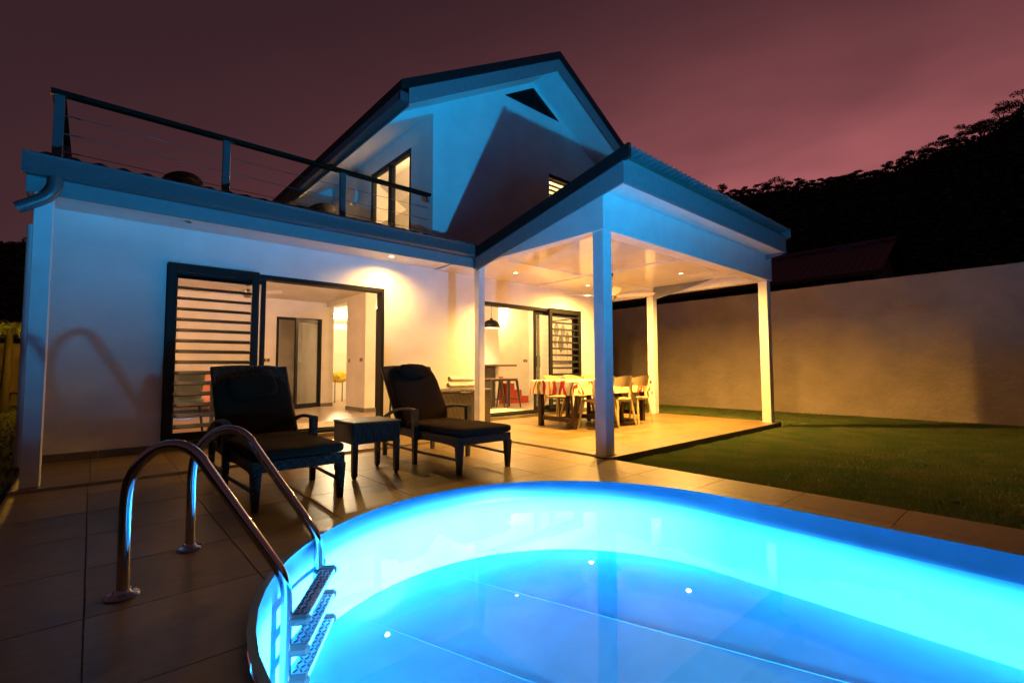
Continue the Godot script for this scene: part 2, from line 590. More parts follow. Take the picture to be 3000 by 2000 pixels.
func night_sky() -> PanoramaSkyMaterial:
	var w := 1024
	var h := 512
	var im := Image.create(w, h, false, Image.FORMAT_RGBF)
	var nz := FastNoiseLite.new()
	nz.seed = 12; nz.frequency = 1.0; nz.fractal_octaves = 5
	for y in h:
		var el := PI * (0.5 - (y + 0.5) / h)
		for x in w:
			var az := TAU * (x + 0.5) / w      # 0 towards -z, growing to the right
			var d := Vector3(sin(az) * cos(el), sin(el), -cos(az) * cos(el))
			var a := absf(wrapf(az - deg_to_rad(78.0), -PI, PI))
			var e := maxf(el, 0.0)
			var town := exp(-pow(a / 0.72, 2.0) * 0.9) * exp(-pow(e / 0.41, 2.0))
			var low := exp(-e / 0.55)
			var c := nz.get_noise_3d(d.x * 2.2, d.y * 7.0, d.z * 2.2)
			var cl := 1.0 + 0.75 * c * (0.3 + town)
			var v := Vector3(0.015, 0.0085, 0.0125) + Vector3(0.047, 0.0165, 0.018) * low + Vector3(0.60, 0.160, 0.170) * town * cl
			im.set_pixel(x, y, Color(v.x, v.y, v.z))
	var m := PanoramaSkyMaterial.new()
	m.panorama = ImageTexture.create_from_image(im)
	return m

func pool_outline(r: float, n := 28) -> PackedVector2Array:
	# (x, z) of the round-ended basin at the half width r
	var p := PackedVector2Array()
	for k in n + 1:
		var a := PI + PI * k / n
		p.append(Vector2(PXC + cos(a) * r, PZ0 + sin(a) * r))
	for k in n + 1:
		var a := PI * k / n
		p.append(Vector2(PXC + cos(a) * r, PZ1 + sin(a) * r))
	return p

func pool_wall(s: SurfaceTool, r: float, y0: float, y1: float) -> void:
	var o := pool_outline(r)
	var n := o.size()
	for k in n:
		var a := o[k]; var b := o[(k + 1) % n]
		var N := func(p: Vector2) -> Vector3:
			var c := Vector2(PXC, clampf(p.y, PZ0, PZ1))
			return Vector3(c.x - p.x, 0, c.y - p.y).normalized()
		smooth_quad(s, [Vector3(a.x, y0, a.y), N.call(a)], [Vector3(b.x, y0, b.y), N.call(b)], [Vector3(b.x, y1, b.y), N.call(b)], [Vector3(a.x, y1, a.y), N.call(a)])

func pool_ring(s: SurfaceTool, r0: float, r1: float, y: float, up := Vector3.UP) -> void:
	var a := pool_outline(r0)
	var b := pool_outline(r1)
	for k in a.size():
		var j := (k + 1) % a.size()
		q4(s, Vector3(a[k].x, y, a[k].y), Vector3(a[j].x, y, a[j].y), Vector3(b[j].x, y, b[j].y), Vector3(b[k].x, y, b[k].y), up)

func pool_lamp(label: String, at: Vector3, to: Vector3, e: float, ang: float, hood: bool, k := 1.0) -> void:
	var t := thing("pool_lamp", label, "lamp", at, 0.0, "underwater pool lamps")
	var b := Basis(Vector3.RIGHT, -PI / 2) if hood else Basis.IDENTITY
	var s := st()
	lathe(s, [[0.0, 0.0], [0.085 * k, 0.0]], Vector3.ZERO, 24, b)
	obj("lamp_face", s, M.lamp_pool, t)
	s = st()
	lathe(s, [[0.085 * k, -0.007], [0.10 * k, 0.006], [0.115 * k, 0.0], [0.115 * k, -0.007]], Vector3.ZERO, 24, b)
	obj("lamp_ring", s, M.white_gloss, t)
	spot(t, to.normalized() * 0.03, to, Color(0.095, 0.48, 1.0) if hood else Color(0.006, 0.44, 1.0), e, ang, 1.0, 0.01 if hood else 0.08)

func pool() -> void:
	var t := thing("swimming_pool", "round ended in-ground pool with pale liner glowing blue", "pool")
	var s := st()
	pool_wall(s, PR, BOTTOM, WATER - 0.004)
	obj("liner_wall", s, M.liner, t)
	s = st()
	prism(s, pool_outline(PR + 0.02), XZ(BOTTOM), 0.05)
	var fl := obj("pool_floor", s, M.liner, t)
	for a in [[Vector2(-2.95, 4.05), Vector2(-2.35, 5.9)], [Vector2(-2.25, 3.75), Vector2(-1.2, 7.0)]]:
		s = st()
		tube(s, [Vector3(a[0].x, BOTTOM, a[0].y), Vector3(a[1].x, BOTTOM, a[1].y)], 0.0012, 6)
		obj("liner_seam", s, M.seam, fl)
	s = st()
	pool_wall(s, PR - 0.004, WATER - 0.02, 0.004)
	obj("shaded_band", s, M.shaded_coping, t)  # wall above the water, its shade put into the colour
	s = st()
	pool_ring(s, PR - 0.016, PR + 0.015, 0.006)
	pool_wall(s, PR - 0.016, -0.010, 0.006)
	pool_ring(s, PR - 0.016, PR - 0.004, -0.010, Vector3.DOWN)
	obj("coping_lip", s, M.shaded_coping, t)
	# an added, unseen lamp in the end wall lights the basin, one on the floor shines up towards the house
	s = st()
	bb(s, Vector3(PXC - 1.2, -0.467, PZ1 + PR - 1.20), Vector3(PXC + 1.2, -0.30, PZ1 + PR - 0.05), 0.01)
	obj("added_baffle", s, M.liner, t)  # added slab, out of view, stops the end lamp shining above the water
	pool_lamp("added small blue lamp below the baffle at the unseen end of the pool", Vector3(PXC, -0.50, PZ1 + PR - 0.02), Vector3(0, -0.02, -1), 8200.0, 22.0, true, 0.38)
	pool_lamp("round blue lamp on the pool floor aimed at the house", Vector3(-2.60, BOTTOM + 0.008, 9.55), Vector3(0, 2.05, -1), 185.0, 62.0, false)
	# water
	s = st()
	var o := pool_outline(PR - 0.002)
	var idx := Geometry2D.triangulate_polygon(o)
	for k in range(0, idx.size(), 3):
		t3(s, Vector3(o[idx[k]].x, WATER, o[idx[k]].y), Vector3(o[idx[k + 1]].x, WATER, o[idx[k + 1]].y), Vector3(o[idx[k + 2]].x, WATER, o[idx[k + 2]].y), Vector3.UP)
	struct(obj("pool_water", s, M.water), "still clear water filling the glowing pool")

# ---- ground, deck, paving, lawn
const TS := 0.622

func paving(base: MeshInstance3D, area: PackedVector2Array, cut: PackedVector2Array, y: float, off: Vector2) -> void:
	# square tiles, each its own piece, trimmed to the area and round the cut
	var full := st()
	var g := TS - 0.005
	box(full, Vector3(0, -0.006, 0), Vector3(g, 0.012, g), 0.0015)
	var full_mesh := full.commit()
	var lo := Vector2(1e9, 1e9); var hi := -lo
	for p in area:
		lo = lo.min(p); hi = hi.max(p)
	var i0 := int(floor((lo.x - off.x) / TS)); var i1 := int(ceil((hi.x - off.x) / TS))
	var j0 := int(floor((lo.y - off.y) / TS)); var j1 := int(ceil((hi.y - off.y) / TS))
	var mats := [M.tile_a, M.tile_b, M.tile_c]
	for i in range(i0, i1):
		for j in range(j0, j1):
			var c := off + Vector2(i + 0.5, j + 0.5) * TS
			var sq := rect(c.x - g / 2, c.y - g / 2, c.x + g / 2, c.y + g / 2)
			var m: Material = mats[absi((i * 7 + j * 13 + i * j) % 3)]
			var parts := []
			for a in Geometry2D.intersect_polygons(sq, area):
				if cut.size():
					parts.append_array(Geometry2D.clip_polygons(a, cut))
				else:
					parts.append(a)
			for a in parts:
				if Geometry2D.is_polygon_clockwise(a) and parts.size() > 1:
					pass
				var ar := 0.0
				for k in a.size():
					ar += a[k].cross(a[(k + 1) % a.size()]) * 0.5
				ar = absf(ar)
				if ar < 0.002:
					continue
				var o: MeshInstance3D
				if ar > g * g * 0.999:
					o = inst("tile", full_mesh, m, base)
					o.position = Vector3(c.x, y, c.y)
				else:
					var s := st()
					prism(s, a, XZ(y), 0.012)
					o = obj("tile", s, m, base)

func grounds() -> void:
	# far ground
	var hole := pool_outline(PR + 0.1)
	var s := st()
	var big := rect(-300, -300, 300, 300)
	# ground as a sheet with a hole for the basin: four bands round it
	for r in [rect(-300, -300, 300, 3.0), rect(-300, 17.5, 300, 300), rect(-300, 3.0, -4.2, 17.5), rect(-0.3, 3.0, 300, 17.5)]:
		prism(s, r, XZ(-0.09), 0.05)
	struct(obj("ground", s, M.soil))
	# pool deck
	s = st()
	var deck := rect(-4.70, 1.43, -0.06, 9.3)
	var cut := pool_outline(PR + 0.014, 36)
	for piece in [rect(-4.70, 1.43, -0.06, 3.6), rect(-4.70, 16.9, -0.06, 18.0), rect(-4.70, 3.6, PXC, 16.9), rect(PXC, 3.6, -0.06, 16.9)]:
		for a in Geometry2D.clip_polygons(piece, cut):
			prism(s, a, XZ(-0.027), 0.09)
	var d := obj("pool_deck", s, M.grout)
	struct(d, "brown stone tiled deck around the pool")
	paving(d, deck, cut, -0.022, Vector2(-4.232, 1.81 - TS))
	# terrace below the eaves and the porch
	s = st()
	bb(s, Vector3(-4.70, -0.12, -0.02), Vector3(-0.06, -0.005, 1.43))
	bb(s, Vector3(-0.06, -0.12, -0.02), Vector3(4.78, -0.005, 3.72))
	var te := obj("terrace", s, M.grout)
	struct(te, "tiled terrace and porch floor along the house")
	paving(te, PackedVector2Array([Vector2(-4.70, 0.0), Vector2(4.78, 0.0), Vector2(4.78, 3.72), Vector2(-0.06, 3.72), Vector2(-0.06, 1.43), Vector2(-4.70, 1.43)]), PackedVector2Array(), 0.0, Vector2(-4.22, 1.43))
	s = st()
	bb(s, Vector3(-4.70, -0.02, 1.428), Vector3(-0.052, 0.004, 1.438))
	bb(s, Vector3(-0.068, -0.02, 1.438), Vector3(-0.058, 0.004, 3.73))
	obj("edge_strip", s, M.trim_strip, te)
	# lawn: blades over soil
	lawn("lawn_grass", [Rect2(-0.02, 3.76, 7.7, 1.3), Rect2(-0.02, 5.06, 7.7, 2.2), Rect2(4.82, -4.0, 2.9, 7.76)], [4600.0, 2200.0, 900.0], "short green lawn between porch and garden wall")
	lawn("side_grass", [Rect2(-7.5, -13.0, 2.75, 14.0), Rect2(-6.2, 1.0, 1.48, 4.0)], [160.0, 500.0], "dark strip of grass left of the house")

func lawn(called: String, areas: Array, dens: Array, label: String) -> void:
	var s := st()
	for k in 7:
		var a := rng.randf() * TAU
		var r := rng.randf() * 0.018
		var base := Vector3(cos(a) * r, 0, sin(a) * r)
		var lean := Vector3(rng.randf_range(-1, 1), 0, rng.randf_range(-1, 1)) * 0.016
		var hgt := rng.randf_range(0.6, 1.0) * 0.034
		var side := Vector3(cos(a + 1.3), 0, sin(a + 1.3)) * 0.0023
		var mid := base + lean * 0.35 + Vector3(0, hgt * 0.6, 0)
		var tip := base + lean + Vector3(0, hgt, 0)
		var n := side.cross(Vector3.UP).normalized() + Vector3.UP * 0.8
		q4(s, base - side, base + side, mid + side * 0.7, mid - side * 0.7, n)
		t3(s, mid - side * 0.7, mid + side * 0.7, tip, n)
	var nz := FastNoiseLite.new()
	nz.seed = 21; nz.frequency = 0.9
	var mm := MultiMesh.new()
	mm.transform_format = MultiMesh.TRANSFORM_3D
	mm.use_colors = true
	mm.mesh = s.commit()
	var total := 0
	for k in areas.size():
		total += int(areas[k].get_area() * dens[k])
	mm.instance_count = total
	var i := 0
	for k in areas.size():
		for j in int(areas[k].get_area() * dens[k]):
			var p: Vector2 = Vector2(rng.randf(), rng.randf()) * areas[k].size + areas[k].position
			var v := nz.get_noise_2d(p.x * 1.7, p.y * 1.7)
			var sc := rng.randf_range(0.75, 1.25) * (1.0 + 0.35 * v)
			mm.set_instance_transform(i, Transform3D(Basis(Vector3.UP, rng.randf() * TAU).scaled(Vector3.ONE * sc), Vector3(p.x, -0.04 - 0.05 + 0.002, p.y)))
			var dry := clampf(0.35 + v * 0.7 + rng.randf_range(-0.25, 0.25), 0.0, 1.0)
			mm.set_instance_color(i, Color(lerpf(0.085, 0.21, dry), lerpf(0.15, 0.20, dry), lerpf(0.022, 0.045, dry)))
			i += 1
	var o := MultiMeshInstance3D.new()
	o.name = called
	o.multimesh = mm
	o.material_override = M.grass
	add_child(o, true)
	o.position.y = 0.0
	o.set_meta("kind", "stuff")
	tag(o, label, "grass")

# ---- hills
func ridge_angle(az: float) -> float:
	var tab := [[-180, 7.0], [-60, 8.5], [-7, 10.4], [-3, 11.6], [10, 13.0], [40, 16.5], [62, 18.2], [66, 18.8], [74, 18.4], [80, 18.3], [84.5, 19.0], [87.5, 19.8], [90, 20.7], [110, 23.0], [140, 13.0], [180, 7.0]]
	for k in tab.size() - 1:
		if az <= tab[k + 1][0]:
			return lerpf(tab[k][1], tab[k + 1][1], (az - tab[k][0]) / (tab[k + 1][0] - tab[k][0]))
	return 7.0

const EYE := Vector3(-4.24, 0.945, 6.84)
const RIDGE := 82.0

func hill_point(az: float, f: float) -> Vector3:
	var a := deg_to_rad(az)
	var r := lerpf(30.0, RIDGE, f)
	var top := RIDGE * tan(deg_to_rad(ridge_angle(az)))
	var y := top * pow(clampf(f, 0.0, 1.0), 1.15) if f <= 1.0 else top * (1.0 - (f - 1.0) * 1.2)
	return Vector3(EYE.x + sin(a) * r, y - 0.3, EYE.z - cos(a) * r)

func leaf_clump(n: int, rad: float, leaf: float, flat := 0.7) -> ArrayMesh:
	var s := st()
	for k in n:
		var d := Vector3(rng.randfn(), rng.randfn() * flat, rng.randfn()).normalized() * rad * pow(rng.randf(), 0.4)
		d.y *= flat
		var x := Vector3(rng.randfn(), rng.randfn(), rng.randfn()).normalized()
		var y := x.cross(Vector3(rng.randfn(), rng.randfn(), rng.randfn())).normalized()
		var l := leaf * rng.randf_range(0.6, 1.2)
		var nn := x.cross(y)
		t3(s, d - x * l, d + y * l * 0.45, d + x * l, nn)
		t3(s, d - x * l, d - y * l * 0.45, d + x * l, nn)
	return s.commit()

func hills() -> void:
	var s := st()
	var n := FastNoiseLite.new()
	n.seed = 9; n.frequency = 0.05
	var f := func(u: float, v: float) -> Vector3:
		var p := hill_point(lerpf(-180, 180, u), v * 1.4)
		p.y += n.get_noise_2d(p.x, p.z) * 1.2 * minf(v * 3.0, 1.0)
		return p
	grid(s, 240, 16, f, true)
	var h := obj("hill", s, M.hill)
	struct(h, "dark wooded hill rising behind the garden wall")
	# scrub and trees that cover the slopes
	var mm := MultiMesh.new()
	mm.transform_format = MultiMesh.TRANSFORM_3D
	mm.mesh = leaf_clump(110, 1.0, 0.17)
	var where := []
	for k in 5200:
		var az := rng.randf_range(52, 100) if k % 7 else rng.randf_range(-14, 2)
		where.append(hill_point(az, pow(rng.randf(), 0.8) * 1.0) + Vector3(0, 0.3, 0))
	mm.instance_count = where.size()
	for k in where.size():
		var sc := rng.randf_range(0.6, 1.7)
		mm.set_instance_transform(k, Transform3D(Basis(Vector3.UP, rng.randf() * TAU).scaled(Vector3(sc * 1.3, sc, sc * 1.3)), where[k]))
	var o := MultiMeshInstance3D.new()
	o.name = "hillside_scrub"
	o.multimesh = mm
	o.material_override = M.foliage
	add_child(o, true)
	o.set_meta("kind", "stuff")
	tag(o, "black scrub and trees covering the hillside", "scrub")
	# the trees that stand out on the ridge
	var ord := ["first", "second", "third", "fourth", "fifth", "sixth", "seventh", "eighth", "ninth", "tenth", "eleventh", "twelfth", "thirteenth", "fourteenth", "fifteenth", "sixteenth", "seventeenth", "eighteenth"]
	var list := [[62.4, 1.8], [64.2, 2.2], [66.0, 2.2], [68.0, 1.6], [69.8, 1.8], [71.4, 2.4], [73.0, 1.9], [74.7, 1.5], [76.3, 1.6], [78.0, 1.7], [79.6, 1.6], [81.2, 1.8], [82.7, 1.9], [84.2, 2.2], [85.6, 2.3], [87.0, 2.3], [88.4, 2.4], [89.8, 2.8]]
	for k in list.size():
		var at := hill_point(list[k][0], 1.0)
		ridge_tree(at, list[k][1], "%s flat crowned tree on the hill ridge counted from the porch roof" % ord[k])

func ridge_tree(at: Vector3, hgt: float, label: String) -> void:
	var t := thing("ridge_tree", label, "tree", at, rng.randf() * TAU, "trees along the hill ridge")
	var s := st()
	tube(s, [Vector3(0, -0.6, 0), Vector3(0.1, hgt * 0.35, 0), Vector3(-0.05, hgt * 0.6, 0.1)], [0.16, 0.11, 0.07], 6)
	var tips := []
	for k in 7:
		var a := TAU * k / 7 + rng.randf() * 0.6
		var e := Vector3(cos(a) * hgt * rng.randf_range(0.3, 0.75), hgt * rng.randf_range(0.62, 0.95), sin(a) * hgt * rng.randf_range(0.3, 0.75))
		tube(s, [Vector3(0.05, hgt * rng.randf_range(0.3, 0.5), 0), e * Vector3(0.5, 0.85, 0.5), e], [0.07, 0.05, 0.025], 5)
		tips.append(e)
	obj("trunk", s, M.bark, t)
	s = st()
	for e in tips:
		for j in 3:
			var c: Vector3 = e + Vector3(rng.randfn() * 0.35, rng.randfn() * 0.12, rng.randfn() * 0.35) * hgt * 0.35
			s.append_from(leaf_clump(110, hgt * 0.24, 0.10, 0.45), 0, Transform3D(Basis(), c))
	obj("crown", s, M.foliage, t)

# ---------------------------------------------------------------- the house
var house: Node3D
const X0 := -4.68            # left end of the low wing
const X1 := 4.84             # right end
const EAVE := 2.64           # ceiling below the eaves
const D1 := Rect2(-3.62, FLOOR, 2.77, 2.11)     # openings in the front wall
const D2 := Rect2(1.0, FLOOR, 2.80, 2.10)

func bar(called: String, a: Vector3, z: Vector3, m: Material, parent: Node, bev := 0.003) -> MeshInstance3D:
	var s := st()
	bb(s, a, z, bev)
	return obj(called, s, m, parent)

func house_lower() -> void:
	house = thing("house", "white two storey gabled house with low balcony wing", "house")
	var s := st()
	holed(s, rect(X0, 0.0, X1, 2.9), [D1, D2], Transform3D(Basis.IDENTITY, Vector3(0, 0, -0.2)), 0.2)
	obj("front_wall", s, M.render, house)
	s = st()
	bb(s, Vector3(X0, 0, -9.4), Vector3(X0 + 0.2, 2.9, -0.2))
	obj("side_wall", s, M.render, house)
	s = st()
	bb(s, Vector3(X1 - 0.2, 0, -9.4), Vector3(X1, 2.9, -0.2))
	obj("side_wall", s, M.render, house)
	s = st()
	bb(s, Vector3(X0 + 0.2, 0, -9.4), Vector3(X1 - 0.2, 2.9, -9.2))
	obj("back_wall", s, M.render, house)
	# skirting tiles outside
	for r in [[X0, D1.position.x - 0.01], [D1.end.x + 0.01, D2.position.x - 0.01], [D2.end.x + 0.01, X1]]:
		var n := maxi(1, int(round((r[1] - r[0]) / TS)))
		for k in n:
			var a: float = lerpf(r[0], r[1], float(k) / n)
			var b: float = lerpf(r[0], r[1], float(k + 1) / n) - 0.004
			bar("skirting_tile", Vector3(a, 0.001, 0.001), Vector3(b, 0.085, 0.012), M.skirting, house, 0.001)
	# ceiling below the eaves
	bar("eave_ceiling", Vector3(X0 + 0.02, EAVE, 0.001), Vector3(0.06, EAVE + 0.02, 1.33), M.paint, house)
	# fascia and gutter
	bar("fascia", Vector3(X0 - 0.02, 2.415, 1.33), Vector3(-0.10, 2.72, 1.352), M.trim, house)
	bar("end_fascia", Vector3(X0 - 0.02, 2.415, 0.05), Vector3(X0 + 0.02, 2.70, 1.33), M.trim, house)
	s = st()
	prism(s, PackedVector2Array([Vector2(1.353, 2.55), Vector2(1.43, 2.55), Vector2(1.452, 2.575), Vector2(1.452, 2.70), Vector2(1.462, 2.715), Vector2(1.44, 2.725), Vector2(1.436, 2.58), Vector2(1.353, 2.565)]), ZY(-0.14), 4.58)
	for x in [-0.142, -4.724]:
		bb(s, Vector3(x, 2.55, 1.353), Vector3(x + 0.006, 2.722, 1.45))
	var gut := obj("gutter", s, M.gutter, house)
	for k in 7:
		s = st()
		lathe(s, [[0.006, 0.0], [0.0, 0.004]], Vector3(-0.5 - k * 0.68, 2.62, 1.453), 8, Basis(Vector3.RIGHT, PI / 2))
		obj("rivet", s, M.chrome, gut)
	s = st()
	tube(s, [Vector3(-4.52, 2.56, 1.40), Vector3(-4.52, 2.49, 1.40), Vector3(-4.535, 2.43, 1.40), Vector3(-4.575, 2.375, 1.395), Vector3(-4.64, 2.325, 1.385), Vector3(-4.74, 2.26, 1.37)], 0.047, 18)
	obj("gutter_spout", s, M.gutter, house)
	s = st()
	tube(s, [Vector3(X0 - 0.06, 0.0, 0.06), Vector3(X0 - 0.06, 1.2, 0.06), Vector3(X0 - 0.06, 2.42, 0.06)], 0.042, 16)
	tube(s, [Vector3(X0 - 0.06, 1.28, 0.06), Vector3(X0 - 0.06, 1.33, 0.06)], 0.048, 16)
	obj("downpipe", s, M.paint, house)
	# eave posts
	bar("post", Vector3(-4.645, 0.0, 1.27), Vector3(-4.525, 2.415, 1.385), M.paint, house, 0.006)
	bar("post", Vector3(-0.05, 0.0, 1.27), Vector3(0.06, EAVE - 0.05, 1.385), M.paint, house, 0.006)
	# roof between gutter and balcony
	s = st()
	var fr := func(u: float, v: float) -> Vector3:
		var x := lerpf(X0 - 0.03, 0.0, u)
		return Vector3(x, lerpf(2.745, 3.17, v) + 0.016 * sin(x * TAU / 0.165), lerpf(1.40, -0.02, v))
	grid(s, 460, 2, fr)
	obj("corrugated_sheet", s, M.sheet, house)
	s = st()
	prism(s, PackedVector2Array([Vector2(1.33, 2.66), Vector2(1.33, 2.725), Vector2(-0.02, 3.13), Vector2(-0.02, 2.66)]), ZY(X0 + 0.02), 0.02)
	obj("roof_end", s, M.trim, house)
	# slab under the balcony, and the rest of the flat roof over the rooms
	bar("floor_slab", Vector3(X0, 2.66, -9.4), Vector3(X1, 2.9, -0.201), M.render, house)
	bar("balcony_floor", Vector3(X0, 2.901, -9.4), Vector3(0.0, 3.0, -0.05), M.grout, house)
	sliding_door(D1, -3.61, -2.64, 15, [-2.60], "left")
	sliding_door(D2, 2.80, 3.795, 14, [2.47, 2.62], "right")

func sliding_door(o: Rect2, lx0: float, lx1: float, n: int, stiles: Array, side: String) -> void:
	# frame in the opening, a shutter of tilted blades on the outer track, glass leaves slid open behind it
	var x0 := o.position.x; var x1 := o.end.x; var y0 := o.position.y; var y1 := o.end.y
	var s := st()
	bb(s, Vector3(x0, y0, -0.16), Vector3(x0 + 0.045, y1, 0.012), 0.002)
	bb(s, Vector3(x1 - 0.045, y0, -0.16), Vector3(x1, y1, 0.012), 0.002)
	bb(s, Vector3(x0 + 0.045, y1 - 0.06, -0.16), Vector3(x1 - 0.045, y1, 0.012), 0.002)
	bb(s, Vector3(x0 + 0.045, y0 - 0.03, -0.19), Vector3(x1 - 0.045, y0 + 0.012, 0.03), 0.002)
	for z in [-0.13, -0.07, -0.01]:
		bb(s, Vector3(x0 + 0.046, y0 + 0.0125, z - 0.006), Vector3(x1 - 0.046, y0 + 0.026, z + 0.006))
	obj("sliding_door_frame", s, M.anthracite, house)
	# step in front of the sill
	bar("door_sill", Vector3(x0 + 0.002, 0.002, 0.0135), Vector3(x1 - 0.002, y0 - 0.034, 0.045), M.skirting, house)
	# shutter
	s = st()
	var zc := 0.045
	var ya := y0 + 0.03
	var yb := y1 + 0.01
	bb(s, Vector3(lx0, ya, zc - 0.024), Vector3(lx0 + 0.085, yb, zc + 0.024), 0.003)
	bb(s, Vector3(lx1 - 0.085, ya, zc - 0.024), Vector3(lx1, yb, zc + 0.024), 0.003)
	bb(s, Vector3(lx0 + 0.085, yb - 0.10, zc - 0.022), Vector3(lx1 - 0.085, yb, zc + 0.022), 0.003)
	bb(s, Vector3(lx0 + 0.085, ya, zc - 0.022), Vector3(lx1 - 0.085, ya + 0.09, zc + 0.022), 0.003)
	var sh := obj("louvre_shutter", s, M.anthracite, house)
	sh.set_meta("label", "black louvre shutter slid over the %s part of its doorway" % side)
	var ms := st()
	box(ms, Vector3.ZERO, Vector3(lx1 - lx0 - 0.174, 0.010, 0.085), 0.003)
	var blade := ms.commit()
	for k in n:
		var b := inst("blade", blade, M.anthracite, sh)
		b.position = Vector3((lx0 + lx1) / 2, lerpf(ya + 0.16, yb - 0.16, float(k) / (n - 1)), zc)
		b.rotation.x = deg_to_rad(27)
	# glass leaves
	var k := 0
	for x in stiles:
		var z := -0.07 - 0.055 * k
		var xa: float = lx0 + 0.05 if lx0 < x - 0.2 else x
		var xb: float = x + 0.07 if lx0 < x - 0.2 else lx1 - 0.02
		s = st()
		bb(s, Vector3(xa, y0 + 0.03, z - 0.018), Vector3(xa + 0.06, y1 - 0.065, z + 0.018), 0.002)
		bb(s, Vector3(xb - 0.06, y0 + 0.03, z - 0.018), Vector3(xb, y1 - 0.065, z + 0.018), 0.002)
		bb(s, Vector3(xa + 0.06, y1 - 0.125, z - 0.018), Vector3(xb - 0.06, y1 - 0.065, z + 0.018), 0.002)
		bb(s, Vector3(xa + 0.06, y0 + 0.03, z - 0.018), Vector3(xb - 0.06, y0 + 0.10, z + 0.018), 0.002)
		var leaf := obj("glass_leaf", s, M.anthracite, house)
		bar("glass_pane", Vector3(xa + 0.055, y0 + 0.095, z - 0.003), Vector3(xb - 0.055, y1 - 0.12, z + 0.003), M.pane, leaf, 0.0)
		s = st()
		var hx: float = xb - 0.03 if lx0 < x - 0.2 else xa + 0.03
		tube(s, [Vector3(hx, 0.98, z + 0.02), Vector3(hx, 0.98, z + 0.05), Vector3(hx, 1.20, z + 0.05), Vector3(hx, 1.20, z + 0.02)], 0.009, 8)
		obj("handle", s, M.black_plastic, leaf)
		k += 1

const RX := 2.43      # ridge
const RY := 7.165
const PITCH := 0.58
func roof_y(x: float) -> float:
	return RY - PITCH * absf(x - RX)

func slope_band(lx: float, rx: float, top: float, low: float) -> PackedVector2Array:
	# band below the roof line, folded at the ridge
	return PackedVector2Array([Vector2(lx, roof_y(lx) - low), Vector2(RX, RY - low), Vector2(rx, roof_y(rx) - low), Vector2(rx, roof_y(rx) - top), Vector2(RX, RY - top), Vector2(lx, roof_y(lx) - top)])

